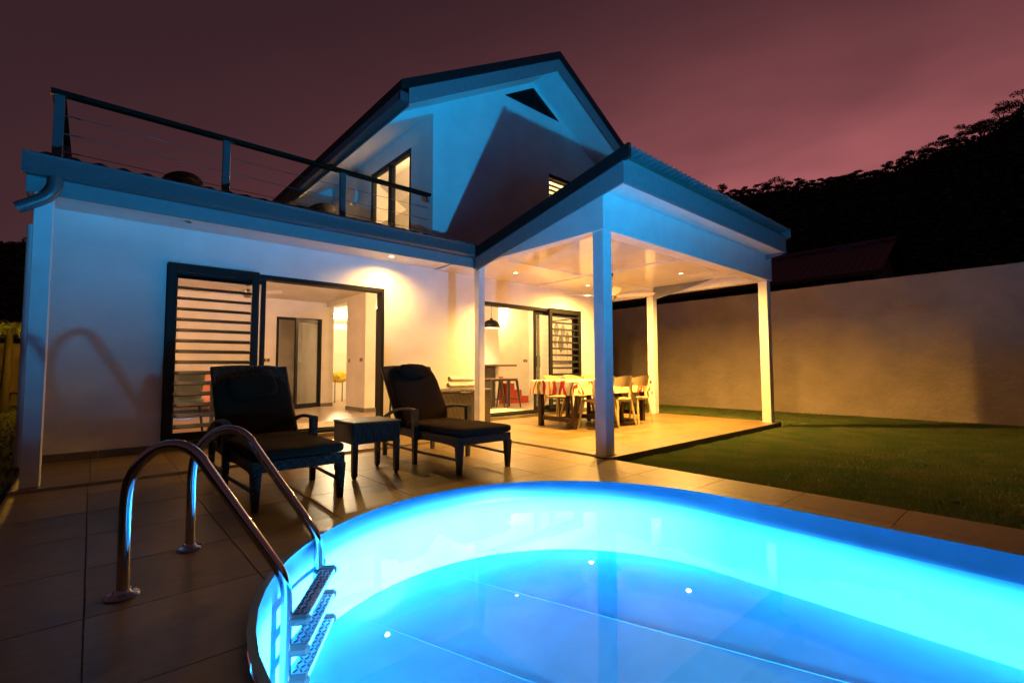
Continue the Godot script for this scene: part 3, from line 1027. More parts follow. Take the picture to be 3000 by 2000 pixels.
func house_upper() -> void:
	var s := st()
	var lx := -0.84
	var rx := 5.70
	# gable wall with its wings that close the eaves
	var poly := PackedVector2Array([Vector2(0.02, 2.901), Vector2(4.84, 2.901), Vector2(4.84, roof_y(4.84) - 0.41), Vector2(rx, roof_y(rx) - 0.41), Vector2(rx, roof_y(rx) - 0.20), Vector2(RX, RY - 0.20), Vector2(lx, roof_y(lx) - 0.20), Vector2(lx, roof_y(lx) - 0.41), Vector2(0.02, roof_y(0.02) - 0.41)])
	holed(s, poly, [Rect2(2.88, 4.2, 0.82, 0.89)], Transform3D(Basis.IDENTITY, Vector3(0, 0, -0.2)), 0.2)
	obj("gable_wall", s, M.render, house)
	# side wall towards the balcony, with the glazed door opening
	s = st()
	holed(s, rect(-7.0, 2.901, -0.2, roof_y(0.02) - 0.38), [Rect2(-2.43, 3.0, 1.68, 2.03), Rect2(-4.45, 3.0, 0.0, 0.0)], ZY(0.22), 0.2)
	bb(s, Vector3(X1 - 0.2, 2.901, -7.0), Vector3(X1, roof_y(X1) - 0.41, -0.2))
	bb(s, Vector3(0.22, 2.901, -7.2), Vector3(X1, roof_y(X1) - 0.41, -7.0))
	obj("upper_wall", s, M.render, house)
	s = st()
	prism(s, PackedVector2Array([Vector2(0.02, roof_y(0.02) - 0.411), Vector2(X1, roof_y(X1) - 0.411), Vector2(RX, RY - 0.41)]), Transform3D(Basis.IDENTITY, Vector3(0, 0, -7.2)), 0.2)
	obj("back_gable", s, M.render, house)
	# wall across the balcony's back, with a glazed door
	s = st()
	var bw := PackedVector2Array([Vector2(-0.95, 2.901), Vector2(0.02, 2.901), Vector2(0.02, roof_y(0.02) - 0.38), Vector2(-0.95, roof_y(-0.95) - 0.38)])
	holed(s, bw, [Rect2(-0.80, 3.0, 0.70, 1.78)], Transform3D(Basis.IDENTITY, Vector3(0, 0, -4.75)), 0.15)
	bb(s, Vector3(-0.95, 2.901, -7.2), Vector3(-0.80, roof_y(-0.95) - 0.42, -4.75))
	bb(s, Vector3(-0.80, 2.901, -7.2), Vector3(0.02, roof_y(-0.95) - 0.42, -7.05))
	obj("balcony_back_wall", s, M.render, house)
	s = st()
	for r in [[-0.80, 3.0, -0.745, 4.78], [-0.155, 3.0, -0.10, 4.78], [-0.745, 4.72, -0.155, 4.78]]:
		bb(s, Vector3(r[0], r[1], -4.70), Vector3(r[2], r[3], -4.59), 0.002)
	var bf := obj("balcony_door", s, M.anthracite, house)
	bar("glass_pane", Vector3(-0.745, 3.0, -4.66), Vector3(-0.155, 4.72, -4.654), M.pane, bf, 0.0)
	# ceiling and eave soffits in one folded sheet
	s = st()
	prism(s, slope_band(-0.86, 5.72, 0.36, 0.40), Transform3D(Basis.IDENTITY, Vector3(0, 0, -7.2)), 6.999)
	obj("eave_soffit", s, M.paint, house)
	# roof
	s = st()
	prism(s, slope_band(-1.0, 5.86, 0.0, 0.15), Transform3D(Basis.IDENTITY, Vector3(0, 0, -7.4)), 8.17)
	obj("roof", s, M.anthracite, house)
	s = st()
	prism(s, slope_band(-0.86, 5.72, 0.152, 0.385), Transform3D(Basis.IDENTITY, Vector3(0, 0, 0.72)), 0.026)
	obj("verge_fascia", s, M.trim, house)
	s = st()
	prism(s, slope_band(-0.86, 5.72, 0.25, 0.27), Transform3D(Basis.IDENTITY, Vector3(0, 0, 0.001)), 0.718)
	obj("verge_soffit", s, M.paint, house)
	# gutter along the left eave
	s = st()
	var y := roof_y(-1.0)
	prism(s, PackedVector2Array([Vector2(-0.865, y - 0.30), Vector2(-0.97, y - 0.25), Vector2(-1.0, y - 0.14), Vector2(-0.985, y - 0.135), Vector2(-0.95, y - 0.235), Vector2(-0.865, y - 0.275)]), Transform3D(Basis.IDENTITY, Vector3(0, 0, -7.3)), 8.03)
	bb(s, Vector3(-1.0, y - 0.29, 0.731), Vector3(-0.865, y - 0.152, 0.737))
	obj("eave_gutter", s, M.gutter, house)
	bar("eave_fascia", Vector3(-0.862, y - 0.335, -7.3), Vector3(-0.842, y - 0.155, 0.718), M.trim, house)
	# vent in the gable
	s = st()
	var vent := PackedVector2Array([Vector2(1.65, 6.315), Vector2(3.21, 6.315), Vector2(2.43, 6.77)])
	prism(s, vent, Transform3D(Basis.IDENTITY, Vector3(0, 0, 0.002)), 0.006)
	var ve := obj("gable_vent", s, M.black_plastic, house)
	ve.set_meta("label", "black triangular louvred vent near the gable peak")
	for k in 7:
		var yy := 6.345 + k * 0.058
		var hw := (6.77 - yy) / 0.455 * 0.78 - 0.05
		if hw < 0.04:
			continue
		s = st()
		box(s, Vector3(2.43, yy, 0.022), Vector3(hw * 2, 0.008, 0.05), 0.001, Basis(Vector3.RIGHT, deg_to_rad(35)))
		obj("slat", s, M.anthracite, ve)
	bar("mullion", Vector3(2.415, 6.32, 0.009), Vector3(2.445, 6.73, 0.04), M.anthracite, ve)
	# louvred window in the gable
	s = st()
	for r in [[2.88, 4.2, 2.92, 5.09], [3.66, 4.2, 3.70, 5.09], [2.92, 5.02, 3.66, 5.09], [2.92, 4.2, 3.66, 4.25]]:
		bb(s, Vector3(r[0], r[1], -0.12), Vector3(r[2], r[3], -0.03), 0.002)
	var wn := obj("gable_window", s, M.anthracite, house)
	for k in 7:
		bar("blade", Vector3(2.922, 4.33 + k * 0.105, -0.09), Vector3(3.658, 4.35 + k * 0.105, -0.035), M.anthracite, wn)
	# glazed door on the balcony side
	s = st()
	for r in [[-2.43, 3.0, -2.35, 5.03], [-0.83, 3.0, -0.75, 5.03], [-2.35, 4.95, -0.83, 5.03], [-2.35, 3.0, -0.83, 3.05], [-1.66, 3.05, -1.52, 4.95]]:
		bb(s, Vector3(0.03, r[1], r[0]), Vector3(0.12, r[3], r[2]), 0.003)
	var gd := obj("glazed_door", s, M.anthracite, house)
	for r in [[-2.35, -1.66], [-1.52, -0.83]]:
		bar("glass_pane", Vector3(0.07, 3.05, r[0]), Vector3(0.076, 4.95, r[1]), M.pane, gd, 0.0)
	s = st()
	tube(s, [Vector3(0.03, 3.85, -2.28), Vector3(-0.02, 3.85, -2.28), Vector3(-0.02, 4.05, -2.28), Vector3(0.03, 4.05, -2.28)], 0.01, 8)
	obj("handle", s, M.black_plastic, gd)
	# rooms upstairs: floor is the slab; lamps
	ceiling_lamp(Vector3(2.6, 5.9, -3.4), "ceiling lamp in the lit upper room", 9.0, ROOM)
	ceiling_lamp(Vector3(-0.40, 4.55, -5.7), "ceiling lamp behind the balcony back door", 2.0, ROOM)
	s = st()
	holed(s, rect(-6.99, 2.901, -0.21, 5.6), [Rect2(-5.2, 3.0, 0.9, 2.0)], ZY(2.6), 0.1)
	obj("upper_partition", s, M.inner_wall, house)
	ceiling_lamp(Vector3(1.35, 5.5, -1.7), "ceiling lamp behind the balcony side door", 5.0, ROOM)
	ceiling_lamp(Vector3(3.7, 5.5, -1.2), "ceiling lamp behind the gable window", 3.0, ROOM)
	# wall lamp, off
	var wl := thing("wall_lamp", "round white unlit wall lamp beside the balcony door", "lamp", Vector3(0.018, 4.78, -3.25))
	s = st()
	lathe(s, [[0.19, 0.0], [0.19, 0.045], [0.17, 0.06], [0.0, 0.065]], Vector3.ZERO, 28, Basis(Vector3.BACK, PI / 2))
	obj("shade", s, M.white_gloss, wl)

# ---------------------------------------------------------------- the porch
const PXR := 4.45
func porch_y(z: float) -> float:     # top of the porch roof
	return 3.235 - (4.03 - z) * 0.226

func porch() -> void:
	var t := thing("porch", "open porch with white posts, glossy ceiling and corrugated roof", "porch")
	var zb := 3.58
	for p in [[0.0, zb], [4.60, zb], [4.60, 1.33]]:
		bar("post", Vector3(p[0] - 0.075, 0.0, p[1] - 0.075), Vector3(p[0] + 0.075, 2.47, p[1] + 0.075), M.paint, t, 0.006)
		bar("base_plate", Vector3(p[0] - 0.09, 0.001, p[1] - 0.09), Vector3(p[0] + 0.09, 0.008, p[1] + 0.09), M.chrome, t, 0.002)
	# beams round the ceiling
	var s := st()
	bb(s, Vector3(-0.10, 2.471, zb - 0.10), Vector3(4.70, 2.93, zb + 0.10), 0.004)
	obj("front_beam", s, M.paint, t)
	bar("side_beam", Vector3(4.52, 2.471, 0.002), Vector3(4.70, 2.68, zb - 0.101), M.paint, t)
	s = st()
	prism(s, PackedVector2Array([Vector2(1.40, 2.471), Vector2(zb - 0.101, 2.471), Vector2(zb - 0.101, porch_y(zb) - 0.22), Vector2(1.40, porch_y(1.40) - 0.06)]), ZY(0.06), 0.16)
	obj("side_panel", s, M.paint, t)
	# ceiling boards: glossy panels laid edge to edge
	var n := 12
	var w := (4.515 - 0.065) / n
	for k in n:
		bar("ceiling_panel", Vector3(0.065 + k * w, 2.62, 0.003), Vector3(0.065 + (k + 1) * w - 0.0015, 2.635, zb - 0.103), M.ceiling_pvc, t, 0.0008)
	bar("ceiling_batten", Vector3(0.066, 2.607, 1.30), Vector3(4.514, 2.6195, 1.38), M.ceiling_pvc, t)
	bar("ceiling_batten", Vector3(2.42, 2.605, 0.004), Vector3(2.50, 2.6195, 1.299), M.ceiling_pvc, t)
	bar("ceiling_batten", Vector3(2.42, 2.605, 1.381), Vector3(2.50, 2.6195, zb - 0.104), M.ceiling_pvc, t)
	# soffit and front fascia
	bar("front_soffit", Vector3(-0.12, 2.90, zb + 0.101), Vector3(PXR, 2.915, 3.975), M.paint, t)
	bar("front_fascia", Vector3(-0.14, 2.875, 3.976), Vector3(PXR, 3.145, 4.0), M.trim, t)
	# barge boards that follow the slope, with dark caps
	for x in [-0.14, PXR]:
		var d: float = 0.024 if x > 0 else -0.024
		s = st()
		prism(s, PackedVector2Array([Vector2(1.46, porch_y(1.46) - 0.30), Vector2(4.0, porch_y(4.0) - 0.345), Vector2(4.0, porch_y(4.0) - 0.10), Vector2(1.46, porch_y(1.46) - 0.10)]), ZY(maxf(x, x + d)), 0.024)
		obj("barge_board", s, M.trim, t)
		s = st()
		prism(s, PackedVector2Array([Vector2(1.47, porch_y(1.47) - 0.115), Vector2(4.075, porch_y(4.075) - 0.115), Vector2(4.075, porch_y(4.075) + 0.03), Vector2(1.47, porch_y(1.47) + 0.03)]), ZY(maxf(x, x + d * 1.6) + (0.0 if x > 0 else 0.006)), 0.046)
		obj("barge_cap", s, M.anthracite if x < 0 else M.trim, t)
	s = st()
	prism(s, PackedVector2Array([Vector2(1.46, 2.395), Vector2(1.46, porch_y(1.46) - 0.10), Vector2(1.355, porch_y(1.46) - 0.12), Vector2(1.355, 2.395)]), ZY(-0.105), 0.03)
	obj("barge_return", s, M.trim, t)
	# corrugated roof
	s = st()
	var f := func(u: float, v: float) -> Vector3:
		var x := lerpf(-0.11, PXR - 0.01, u)
		var z := lerpf(1.45, 4.085, v)
		return Vector3(x, porch_y(z) + 0.010 * sin(x * TAU / 0.105), z)
	grid(s, 520, 2, f)
	obj("corrugated_sheet", s, M.sheet, t)
	bar("box_gutter", Vector3(0.07, 2.637, 0.003), Vector3(4.51, 2.67, 1.449), M.sheet, t)
	s = st()
	prism(s, PackedVector2Array([Vector2(1.45, 2.64), Vector2(3.97, porch_y(3.97) - 0.05), Vector2(3.97, porch_y(3.97) - 0.02), Vector2(1.45, porch_y(1.45) - 0.02)]), ZY(PXR - 0.02), 4.53)
	obj("roof_underlay", s, M.grout, t)
	# lights
	recessed(Vector3(1.42, 2.62, 2.60), "lit recessed light in porch ceiling nearest the front corner post", 35.0, 66.0)
	recessed(Vector3(3.52, 2.62, 2.60), "lit recessed light in porch ceiling nearest the garden wall", 48.0, 88.0)
	recessed(Vector3(1.25, 2.62, 0.74), "lit recessed light in porch ceiling above the kitchen doorway", 20.0, 64.0)
	recessed(Vector3(3.22, 2.62, 0.74), "lit recessed light in porch ceiling above the right shutter", 26.0, 87.0)
	recessed(Vector3(-0.92, EAVE, 0.36), "lit recessed light below the eaves right of the left doorway", 7.0, 80.0)
	recessed(Vector3(-3.47, EAVE, 0.38), "unlit recessed light below the eaves above the left shutter", 0.0, 60.0, false)
	ceiling_fan("ceiling_fan", "white four bladed fan under the porch ceiling", Vector3(2.56, 2.605, 1.79), 0.76, 0.32, 0.845, M.white_gloss)

func ceiling_fan(called: String, label: String, at: Vector3, r: float, drop: float, turn: float, m: Material) -> void:
	var t := thing(called, label, "fan", at)
	var s := st()
	lathe(s, [[0.0, -0.06], [0.03, -0.055], [0.055, 0.0]], Vector3.ZERO, 16)
	obj("canopy", s, M.black_plastic, t)
	s = st()
	tube(s, [Vector3(0, -0.04, 0), Vector3(0, -drop, 0)], 0.014, 8)
	obj("rod", s, M.chrome, t)
	s = st()
	lathe(s, [[0.0, -drop - 0.16], [0.05, -drop - 0.155], [0.08, -drop - 0.12], [0.11, -drop - 0.08], [0.11, -drop - 0.05], [0.06, -drop - 0.01], [0.02, -drop + 0.01]], Vector3.ZERO, 24)
	obj("motor", s, M.chrome, t)
	for k in 4:
		s = st()
		var b := Basis(Vector3.UP, turn + k * PI / 2)
		var f := func(u: float, v: float) -> Vector3:
			var x := lerpf(0.09, r, u)
			var wid := lerpf(0.035, 0.07, sin(u * PI * 0.8))
			var z := lerpf(-wid, wid, v)
			return b * Vector3(x, -drop - 0.07 + 0.03 * u + z * 0.25, z + 0.05 * u * u)
		grid(s, 12, 4, f)
		obj("blade", s, m, t)

# ---------------------------------------------------------------- rooms behind the doors
func rooms() -> void:
	var s := st()
	bb(s, Vector3(X0 + 0.2, 0.0, -9.2), Vector3(X1 - 0.2, FLOOR, -0.201))
	struct(obj("interior_floor", s, M.inner_floor), "tiled floor indoors")
	s = st()
	bb(s, Vector3(X0 + 0.2, 2.5, -9.2), Vector3(X1 - 0.2, 2.655, -0.201))
	struct(obj("interior_ceiling", s, M.inner_wall), "white ceiling indoors")
	s = st()
	# room behind the left door: back wall with a doorway, and its side walls
	holed(s, rect(X0 + 0.201, FLOOR, 0.02, 2.499), [Rect2(-1.24, FLOOR, 0.98, 2.02)], Transform3D(Basis.IDENTITY, Vector3(0, 0, -4.48)), 0.15)
	bb(s, Vector3(-0.14, 2.40, -4.329), Vector3(0.08, 2.499, -3.171))
	bb(s, Vector3(-0.14, FLOOR, -3.17), Vector3(0.08, 2.499, -2.24))
	# corridor behind it
	holed(s, rect(-2.6, FLOOR, 0.02, 2.499), [Rect2(-1.95, FLOOR, 0.75, 1.9)], Transform3D(Basis.IDENTITY, Vector3(0, 0, -6.35)), 0.12)
	bb(s, Vector3(-0.10, FLOOR, -6.229), Vector3(0.02, 2.499, -4.481))
	# kitchen: half-height partition and wall behind it
	bb(s, Vector3(0.3, FLOOR, -6.35), Vector3(1.7, 2.06, -6.2))
	# wall behind the bar, and the walls round the stair
	bb(s, Vector3(1.25, FLOOR, -2.15), Vector3(3.16, 2.499, -2.0))
	bb(s, Vector3(3.0, FLOOR, -2.62), Vector3(X1 - 0.2, 2.499, -2.5))
	struct(obj("interior_wall", s, M.inner_wall), "plain walls of the rooms indoors")
	s = st()
	for r in [[Vector3(-0.26, FLOOR, -4.329), Vector3(0.02, 0.17, -4.318)], [Vector3(-0.152, FLOOR, -3.17), Vector3(-0.141, 0.17, -2.229)], [Vector3(-0.152, FLOOR, -2.239), Vector3(0.09, 0.17, -2.228)], [Vector3(X0 + 0.21, FLOOR, -4.329), Vector3(-1.25, 0.17, -4.318)], [Vector3(4.2, FLOOR, -2.499), Vector3(4.63, 0.17, -2.488)]]:
		bb(s, r[0], r[1])
	struct(obj("skirting", s, M.skirting), "dark tiled skirting along the inner walls")
	# lamps that light the rooms
	ceiling_lamp(Vector3(-3.7, 2.499, -1.3), "ceiling lamp in the room behind the left shutter", 5.37, Color(1.0, 0.52, 0.235))
	ceiling_lamp(Vector3(-0.25, 2.499, -0.5), "ceiling lamp just inside the left doorway", 2.50, Color(1.0, 0.52, 0.235))
	ceiling_lamp(Vector3(1.0, 2.499, -6.8), "ceiling lamp behind the kitchen partition", 19.80, Color(1.0, 0.74, 0.42))
	ceiling_lamp(Vector3(1.3, 2.499, -4.4), "ceiling lamp in the kitchen", 6.16, Color(1.0, 0.58, 0.22))
	ceiling_lamp(Vector3(-1.9, 2.499, -7.6), "ceiling lamp in the room past the corridor", 5.50, Color(1.0, 0.58, 0.22))
	ceiling_lamp(Vector3(3.55, 2.499, -2.28), "ceiling lamp over the red stair", 2.31, Color(1.0, 0.60, 0.20))
	ceiling_lamp(Vector3(1.1, 2.499, -0.55), "ceiling lamp inside the kitchen doorway", 2.13, Color(1.0, 0.60, 0.20))
	ceiling_lamp(Vector3(4.42, 2.499, -0.36), "ceiling lamp beside the leaf print", 1.93, Color(1.0, 0.60, 0.20))

func railing() -> void:
	var t := thing("balcony_railing", "dark balcony railing with wooden handrail and steel cables", "railing")
	var z := -0.10
	var s := st()
	box(s, Vector3(-2.31, 3.93, z), Vector3(4.72, 0.045, 0.11), 0.006)
	obj("handrail", s, M.rail_wood, t)
	s = st()
	box(s, Vector3(-4.61, 3.93, -2.3), Vector3(0.11, 0.045, 4.28), 0.006)
	obj("handrail", s, M.rail_wood, t)
	var px := [-4.60, -3.03, -1.50]
	for x in px:
		bar("post", Vector3(x - 0.042, 2.99, z - 0.03), Vector3(x + 0.042, 3.906, z + 0.03), M.gutter, t)
		bar("bracket", Vector3(x - 0.09, 3.898, z - 0.025), Vector3(x + 0.09, 3.9055, z + 0.025), M.chrome, t)
	for zz in [-1.6, -3.1, -4.4]:
		bar("post", Vector3(-4.642, 2.99, zz - 0.03), Vector3(-4.558, 3.906, zz + 0.03), M.gutter, t)
	bar("bracket", Vector3(-0.05, 3.80, z - 0.02), Vector3(0.015, 3.905, z + 0.02), M.chrome, t)
	for k in 4:
		var y := 3.10 + k * 0.20
		s = st()
		tube(s, [Vector3(-4.56, y, z), Vector3(-2.3, y - 0.006, z), Vector3(0.01, y, z)], 0.0035, 6)
		obj("cable", s, M.stool_metal, t)
		s = st()
		tube(s, [Vector3(-4.60, y, z - 0.03), Vector3(-4.60, y, -4.4)], 0.0035, 6)
		obj("cable", s, M.stool_metal, t)
		s = st()
		tube(s, [Vector3(-4.55, y, z), Vector3(-4.42, y, z)], 0.008, 8)
		tube(s, [Vector3(-0.11, y, z), Vector3(0.01, y, z)], 0.008, 8)
		obj("tensioner", s, M.chrome, t)
	# two wicker chairs on the balcony
	for c in [[Vector3(-3.30, 3.0, -2.05), "dark wicker chair on the balcony left of the middle railing post"], [Vector3(-1.18, 3.0, -2.05), "dark wicker chair on the balcony before the lit door"]]:
		var ch := thing("balcony_chair", c[1], "chair", c[0], 0.3, "wicker chairs on the balcony")
		s = st()
		var f := func(u: float, v: float) -> Vector3:
			var a := lerpf(-2.2, 2.2, u)
			var top := 0.97 - 0.30 * pow(absf(u - 0.5) * 2.0, 2.0)
			return Vector3(sin(a) * 0.26 * (1.0 + 0.1 * v), lerpf(0.30, top, v), cos(a) * 0.26 - 0.02 + 0.06 * v)
		grid(s, 20, 8, f)
		obj("backrest", s, M.wicker, ch)
		s = st()
		lathe(s, [[0.0, 0.30], [0.27, 0.32], [0.28, 0.36], [0.0, 0.38]], Vector3.ZERO, 20)
		obj("seat", s, M.wicker, ch)
		for k in 4:
			s = st()
			var a := PI / 4 + k * PI / 2
			tube(s, [Vector3(cos(a) * 0.2, 0.31, sin(a) * 0.2), Vector3(cos(a) * 0.25, 0.0, sin(a) * 0.25)], [0.022, 0.016], 8)
			obj("leg", s, M.wicker_rim, ch)

# ---------------------------------------------------------------- loungers, side table, chest
func lounger(at: Vector3, label: String, slid: bool) -> void:
	# lies along z, foot end towards the pool (+z)
	var t := thing("sun_lounger", label, "sun lounger", at, 0.0, "wicker sun loungers by the pool")
	var s: SurfaceTool
	for sx in [-1.0, 1.0]:
		s = st()
		# side rail, lower edge arched near its ends
		var p := PackedVector2Array()
		for k in 13:
			var z := lerpf(-0.74, 0.745, k / 12.0)
			var a := minf(absf(z - 0.745), absf(z + 0.02)) if z > 0.0 else minf(absf(z), absf(z + 0.74))
			p.append(Vector2(z, 0.262 + 0.03 * (1.0 - exp(-a * 12.0)) - 0.03))
		p.append(Vector2(0.745, 0.338)); p.append(Vector2(-0.74, 0.338))
		prism(s, p, ZY(0.318 if sx > 0 else -0.27), 0.048)
		obj("side_rail", s, M.wicker, t)
		# foot leg
		s = st()
		leg(s, Vector3(sx * 0.292, 0, 0.725), 0.262, 0.032, 0.019)
		obj("leg", s, M.wicker, t)
		# arm post
		s = st()
		leg(s, Vector3(sx * 0.336, 0, 0.0), 0.54, 0.030, 0.019)
		obj("arm_post", s, M.wicker, t)
		s = st()
		leg(s, Vector3(sx * 0.315, 0, -0.70), 0.36, 0.026, 0.019)
		obj("leg", s, M.wicker, t)
		# armrest sweeps down to the back
		s = st()
		var path := []
		for k in 12:
			var u := k / 11.0
			path.append(Vector3(sx * 0.336, 0.545 + 0.012 * sin(u * PI) - 0.17 * pow(u, 2.6), 0.03 - 0.79 * u))
		tube(s, path, 0.03, 8, Vector2(1.0, 0.55))
		obj("armrest", s, M.wicker_rim, t)
		s = st()
		tube(s, [Vector3(sx * 0.315, 0.13, -0.70), Vector3(sx * 0.33, 0.13, 0.0)], 0.014, 8)
		tube(s, [Vector3(sx * 0.33, 0.13, 0.0), Vector3(sx * 0.295, 0.13, 0.72)], 0.014, 8)
		obj("stretcher", s, M.wicker_rim, t)
	s = st()
	bb(s, Vector3(-0.268, 0.262, 0.70), Vector3(0.268, 0.338, 0.755), 0.006)
	obj("foot_rail", s, M.wicker, t)
	s = st()
	bb(s, Vector3(-0.268, 0.31, -0.5), Vector3(0.268, 0.336, 0.70))
	obj("deck_panel", s, M.wicker, t)
	# reclined back
	var lo := Vector3(0, 0.33, -0.33)
	var hi := Vector3(0, 1.0, -0.775)
	var dir := (hi - lo).normalized()
	var nrm := Vector3.RIGHT.cross(dir)         # forward and up
	if nrm.z < 0:
		nrm = -nrm
	var b := Basis(Vector3.RIGHT, dir, nrm)
	s = st()
	var len := (hi - lo).length()
	var bf := func(u: float, v: float) -> Vector3:
		return lo + b * Vector3(lerpf(-0.315, 0.315, u), v * len + 0.02 * v * sin(u * PI), -0.012 - 0.02 * sin(u * PI))
	grid(s, 14, 8, bf)
	var bf2 := func(u: float, v: float) -> Vector3:
		return lo + b * Vector3(lerpf(-0.315, 0.315, u), v * len + 0.02 * v * sin(u * PI), -0.04 - 0.02 * sin(u * PI))
	grid(s, 14, 8, bf2, true)
	tube(s, [lo + b * Vector3(-0.315, 0, -0.026), lo + b * Vector3(-0.315, len, -0.026), lo + b * Vector3(-0.16, len + 0.014, -0.038), lo + b * Vector3(0, len + 0.02, -0.045), lo + b * Vector3(0.16, len + 0.014, -0.038), lo + b * Vector3(0.315, len, -0.026), lo + b * Vector3(0.315, 0, -0.026)], 0.02, 8)
	obj("backrest", s, M.wicker, t)
	for sx in [-1.0, 1.0]:
		s = st()
		tube(s, [Vector3(sx * 0.29, 0.32, -0.66), lo + b * Vector3(sx * 0.29, len * 0.55, -0.05)], 0.011, 8)
		obj("back_support", s, M.wicker_rim, t)
	# cushions
	s = st()
	puff(s, Vector3(0, 0.382, 0.50), Vector3(0.625, 0.085, 0.60), Basis.IDENTITY, 0.22, 0.45, 3, 0.006)
	puff(s, Vector3(0, 0.378, -0.03), Vector3(0.62, 0.080, 0.52), Basis.IDENTITY, 0.22, 0.5, 5, 0.006)
	obj("seat_cushion", s, M.cushion, t)
	s = st()
	var top := 0.80 if slid else 0.90
	var off := -0.02 if slid else -0.01
	puff(s, lo + b * Vector3(off, top * len * 0.5 + 0.01, 0.035), Vector3(0.62, top * len * (1.0 if slid else 1.1), 0.095), b, 0.2, 0.45, 8, 0.008)
	obj("back_cushion", s, M.cushion, t)
	s = st()
	if slid:
		puff(s, lo + b * Vector3(-0.03, len * 0.63, 0.10), Vector3(0.40, 0.26, 0.09), b * Basis(Vector3(0, 0, 1), 0.10), 0.35, 0.6, 11, 0.008)
	else:
		puff(s, lo + b * Vector3(0.0, len * 0.83, 0.10), Vector3(0.40, 0.17, 0.11), b * Basis(Vector3(0, 0, 1), -0.05), 0.4, 0.65, 12, 0.010)
	obj("head_pillow", s, M.cushion, t)

func leg(s: SurfaceTool, at: Vector3, h: float, top: float, low: float) -> void:
	# square leg that tapers to the ground
	var k := []
	for y in [0.0, h]:
		var r: float = low if y == 0.0 else top
		for c in [[-1, -1], [1, -1], [1, 1], [-1, 1]]:
			k.append(at + Vector3(c[0] * r, y, c[1] * r))
	for i in 4:
		var j := (i + 1) % 4
		q4(s, k[i], k[j], k[4 + j], k[4 + i], (k[i] + k[j]) * 0.5 - at)
	q4(s, k[4], k[5], k[6], k[7], Vector3.UP)
	q4(s, k[0], k[1], k[2], k[3], Vector3.DOWN)

func outdoor_furniture() -> void:
	lounger(Vector3(-3.09, -0.022, 2.50), "wicker sun lounger nearest the pool ladder, cushion slipped down", true)
	lounger(Vector3(-1.40, -0.022, 2.50), "wicker sun lounger beside the porch with rolled head pillow", false)
	# side table
	var t := thing("side_table", "square dark wicker side table between the two loungers", "table", Vector3(-2.27, -0.022, 2.535))
	var s := st()
	box(s, Vector3(0, 0.484, 0), Vector3(0.475, 0.022, 0.46), 0.01)
	obj("table_top", s, M.wicker, t)
	s = st()
	for r in [[Vector3(-0.228, 0.30, 0.195), Vector3(0.228, 0.474, 0.222)], [Vector3(-0.228, 0.30, -0.222), Vector3(0.228, 0.474, -0.195)], [Vector3(-0.228, 0.30, -0.195), Vector3(-0.201, 0.474, 0.195)], [Vector3(0.201, 0.30, -0.195), Vector3(0.228, 0.474, 0.195)]]:
		bb(s, r[0], r[1], 0.004)
	obj("skirt", s, M.wicker, t)
	for c in [[-1, -1], [1, -1], [1, 1], [-1, 1]]:
		s = st()
		leg(s, Vector3(c[0] * 0.203, 0.02, c[1] * 0.197), 0.29, 0.024, 0.021)
		var l := obj("leg", s, M.wicker_rim, t)
		s = st()
		lathe(s, [[0.016, 0.0], [0.018, 0.02]], Vector3(c[0] * 0.203, 0.0, c[1] * 0.197), 10)
		obj("foot", s, M.black_plastic, l)
	# chest with towels
	t = thing("storage_chest", "brown wicker storage chest against the wall behind the right lounger", "chest", Vector3(0.30, 0.0, 0.30))
	s = st()
	bb(s, Vector3(-0.55, 0.04, -0.24), Vector3(0.55, 0.565, 0.24), 0.008)
	obj("body", s, mat("chest_wicker", Color(0.13, 0.085, 0.05), 0.45, 0, {"tex": T.weave_c, "scale": 6.0, "bump": T.weave_h, "cm": 0.4, "world": false}), t)
	s = st()
	bb(s, Vector3(-0.57, 0.571, -0.255), Vector3(0.57, 0.612, 0.255), 0.008)
	obj("lid", s, M.chest_wicker, t)
	for c in [[-1, -1], [1, -1], [1, 1], [-1, 1]]:
		s = st()
		leg(s, Vector3(c[0] * 0.52, 0, c[1] * 0.21), 0.04, 0.025, 0.022)
		obj("foot", s, M.black_plastic, t)
	s = st()
	bb(s, Vector3(-0.10, 0.55, 0.256), Vector3(0.10, 0.575, 0.268), 0.003)
	obj("latch", s, M.chrome, t)
	towel(Vector3(0.40, 0.614, 0.30), "lower rolled cream towel on the wicker chest", 0.50)
	towel(Vector3(0.41, 0.716, 0.29), "upper rolled cream towel on the wicker chest", 0.46)

func towel(at: Vector3, label: String, w: float) -> void:
	var t := thing("rolled_towel", label, "towel", at, 0.0, "rolled towels")
	var s := st()
	var f := func(u: float, v: float) -> Vector3:
		# spiral roll, thick layers
		var a := u * TAU * 2.6
		var r := lerpf(0.012, 1.0, pow(u, 0.75)) * 0.062
		var x := lerpf(-w / 2, w / 2, v) + 0.006 * sin(a * 1.7)
		return Vector3(x, 0.055 + r * sin(a) * 0.86, r * cos(a) * 1.15)
	grid(s, 80, 3, f)
	var f2 := func(u: float, v: float) -> Vector3:
		var a := u * TAU * 2.6
		var r := (lerpf(0.012, 1.0, pow(u, 0.75)) - 0.12) * 0.062
		return Vector3(lerpf(-w / 2, w / 2, v) + 0.006 * sin(a * 1.7), 0.055 + r * sin(a) * 0.86, r * cos(a) * 1.15)
	grid(s, 80, 3, f2, true)
	obj("roll", s, M.towel, t)

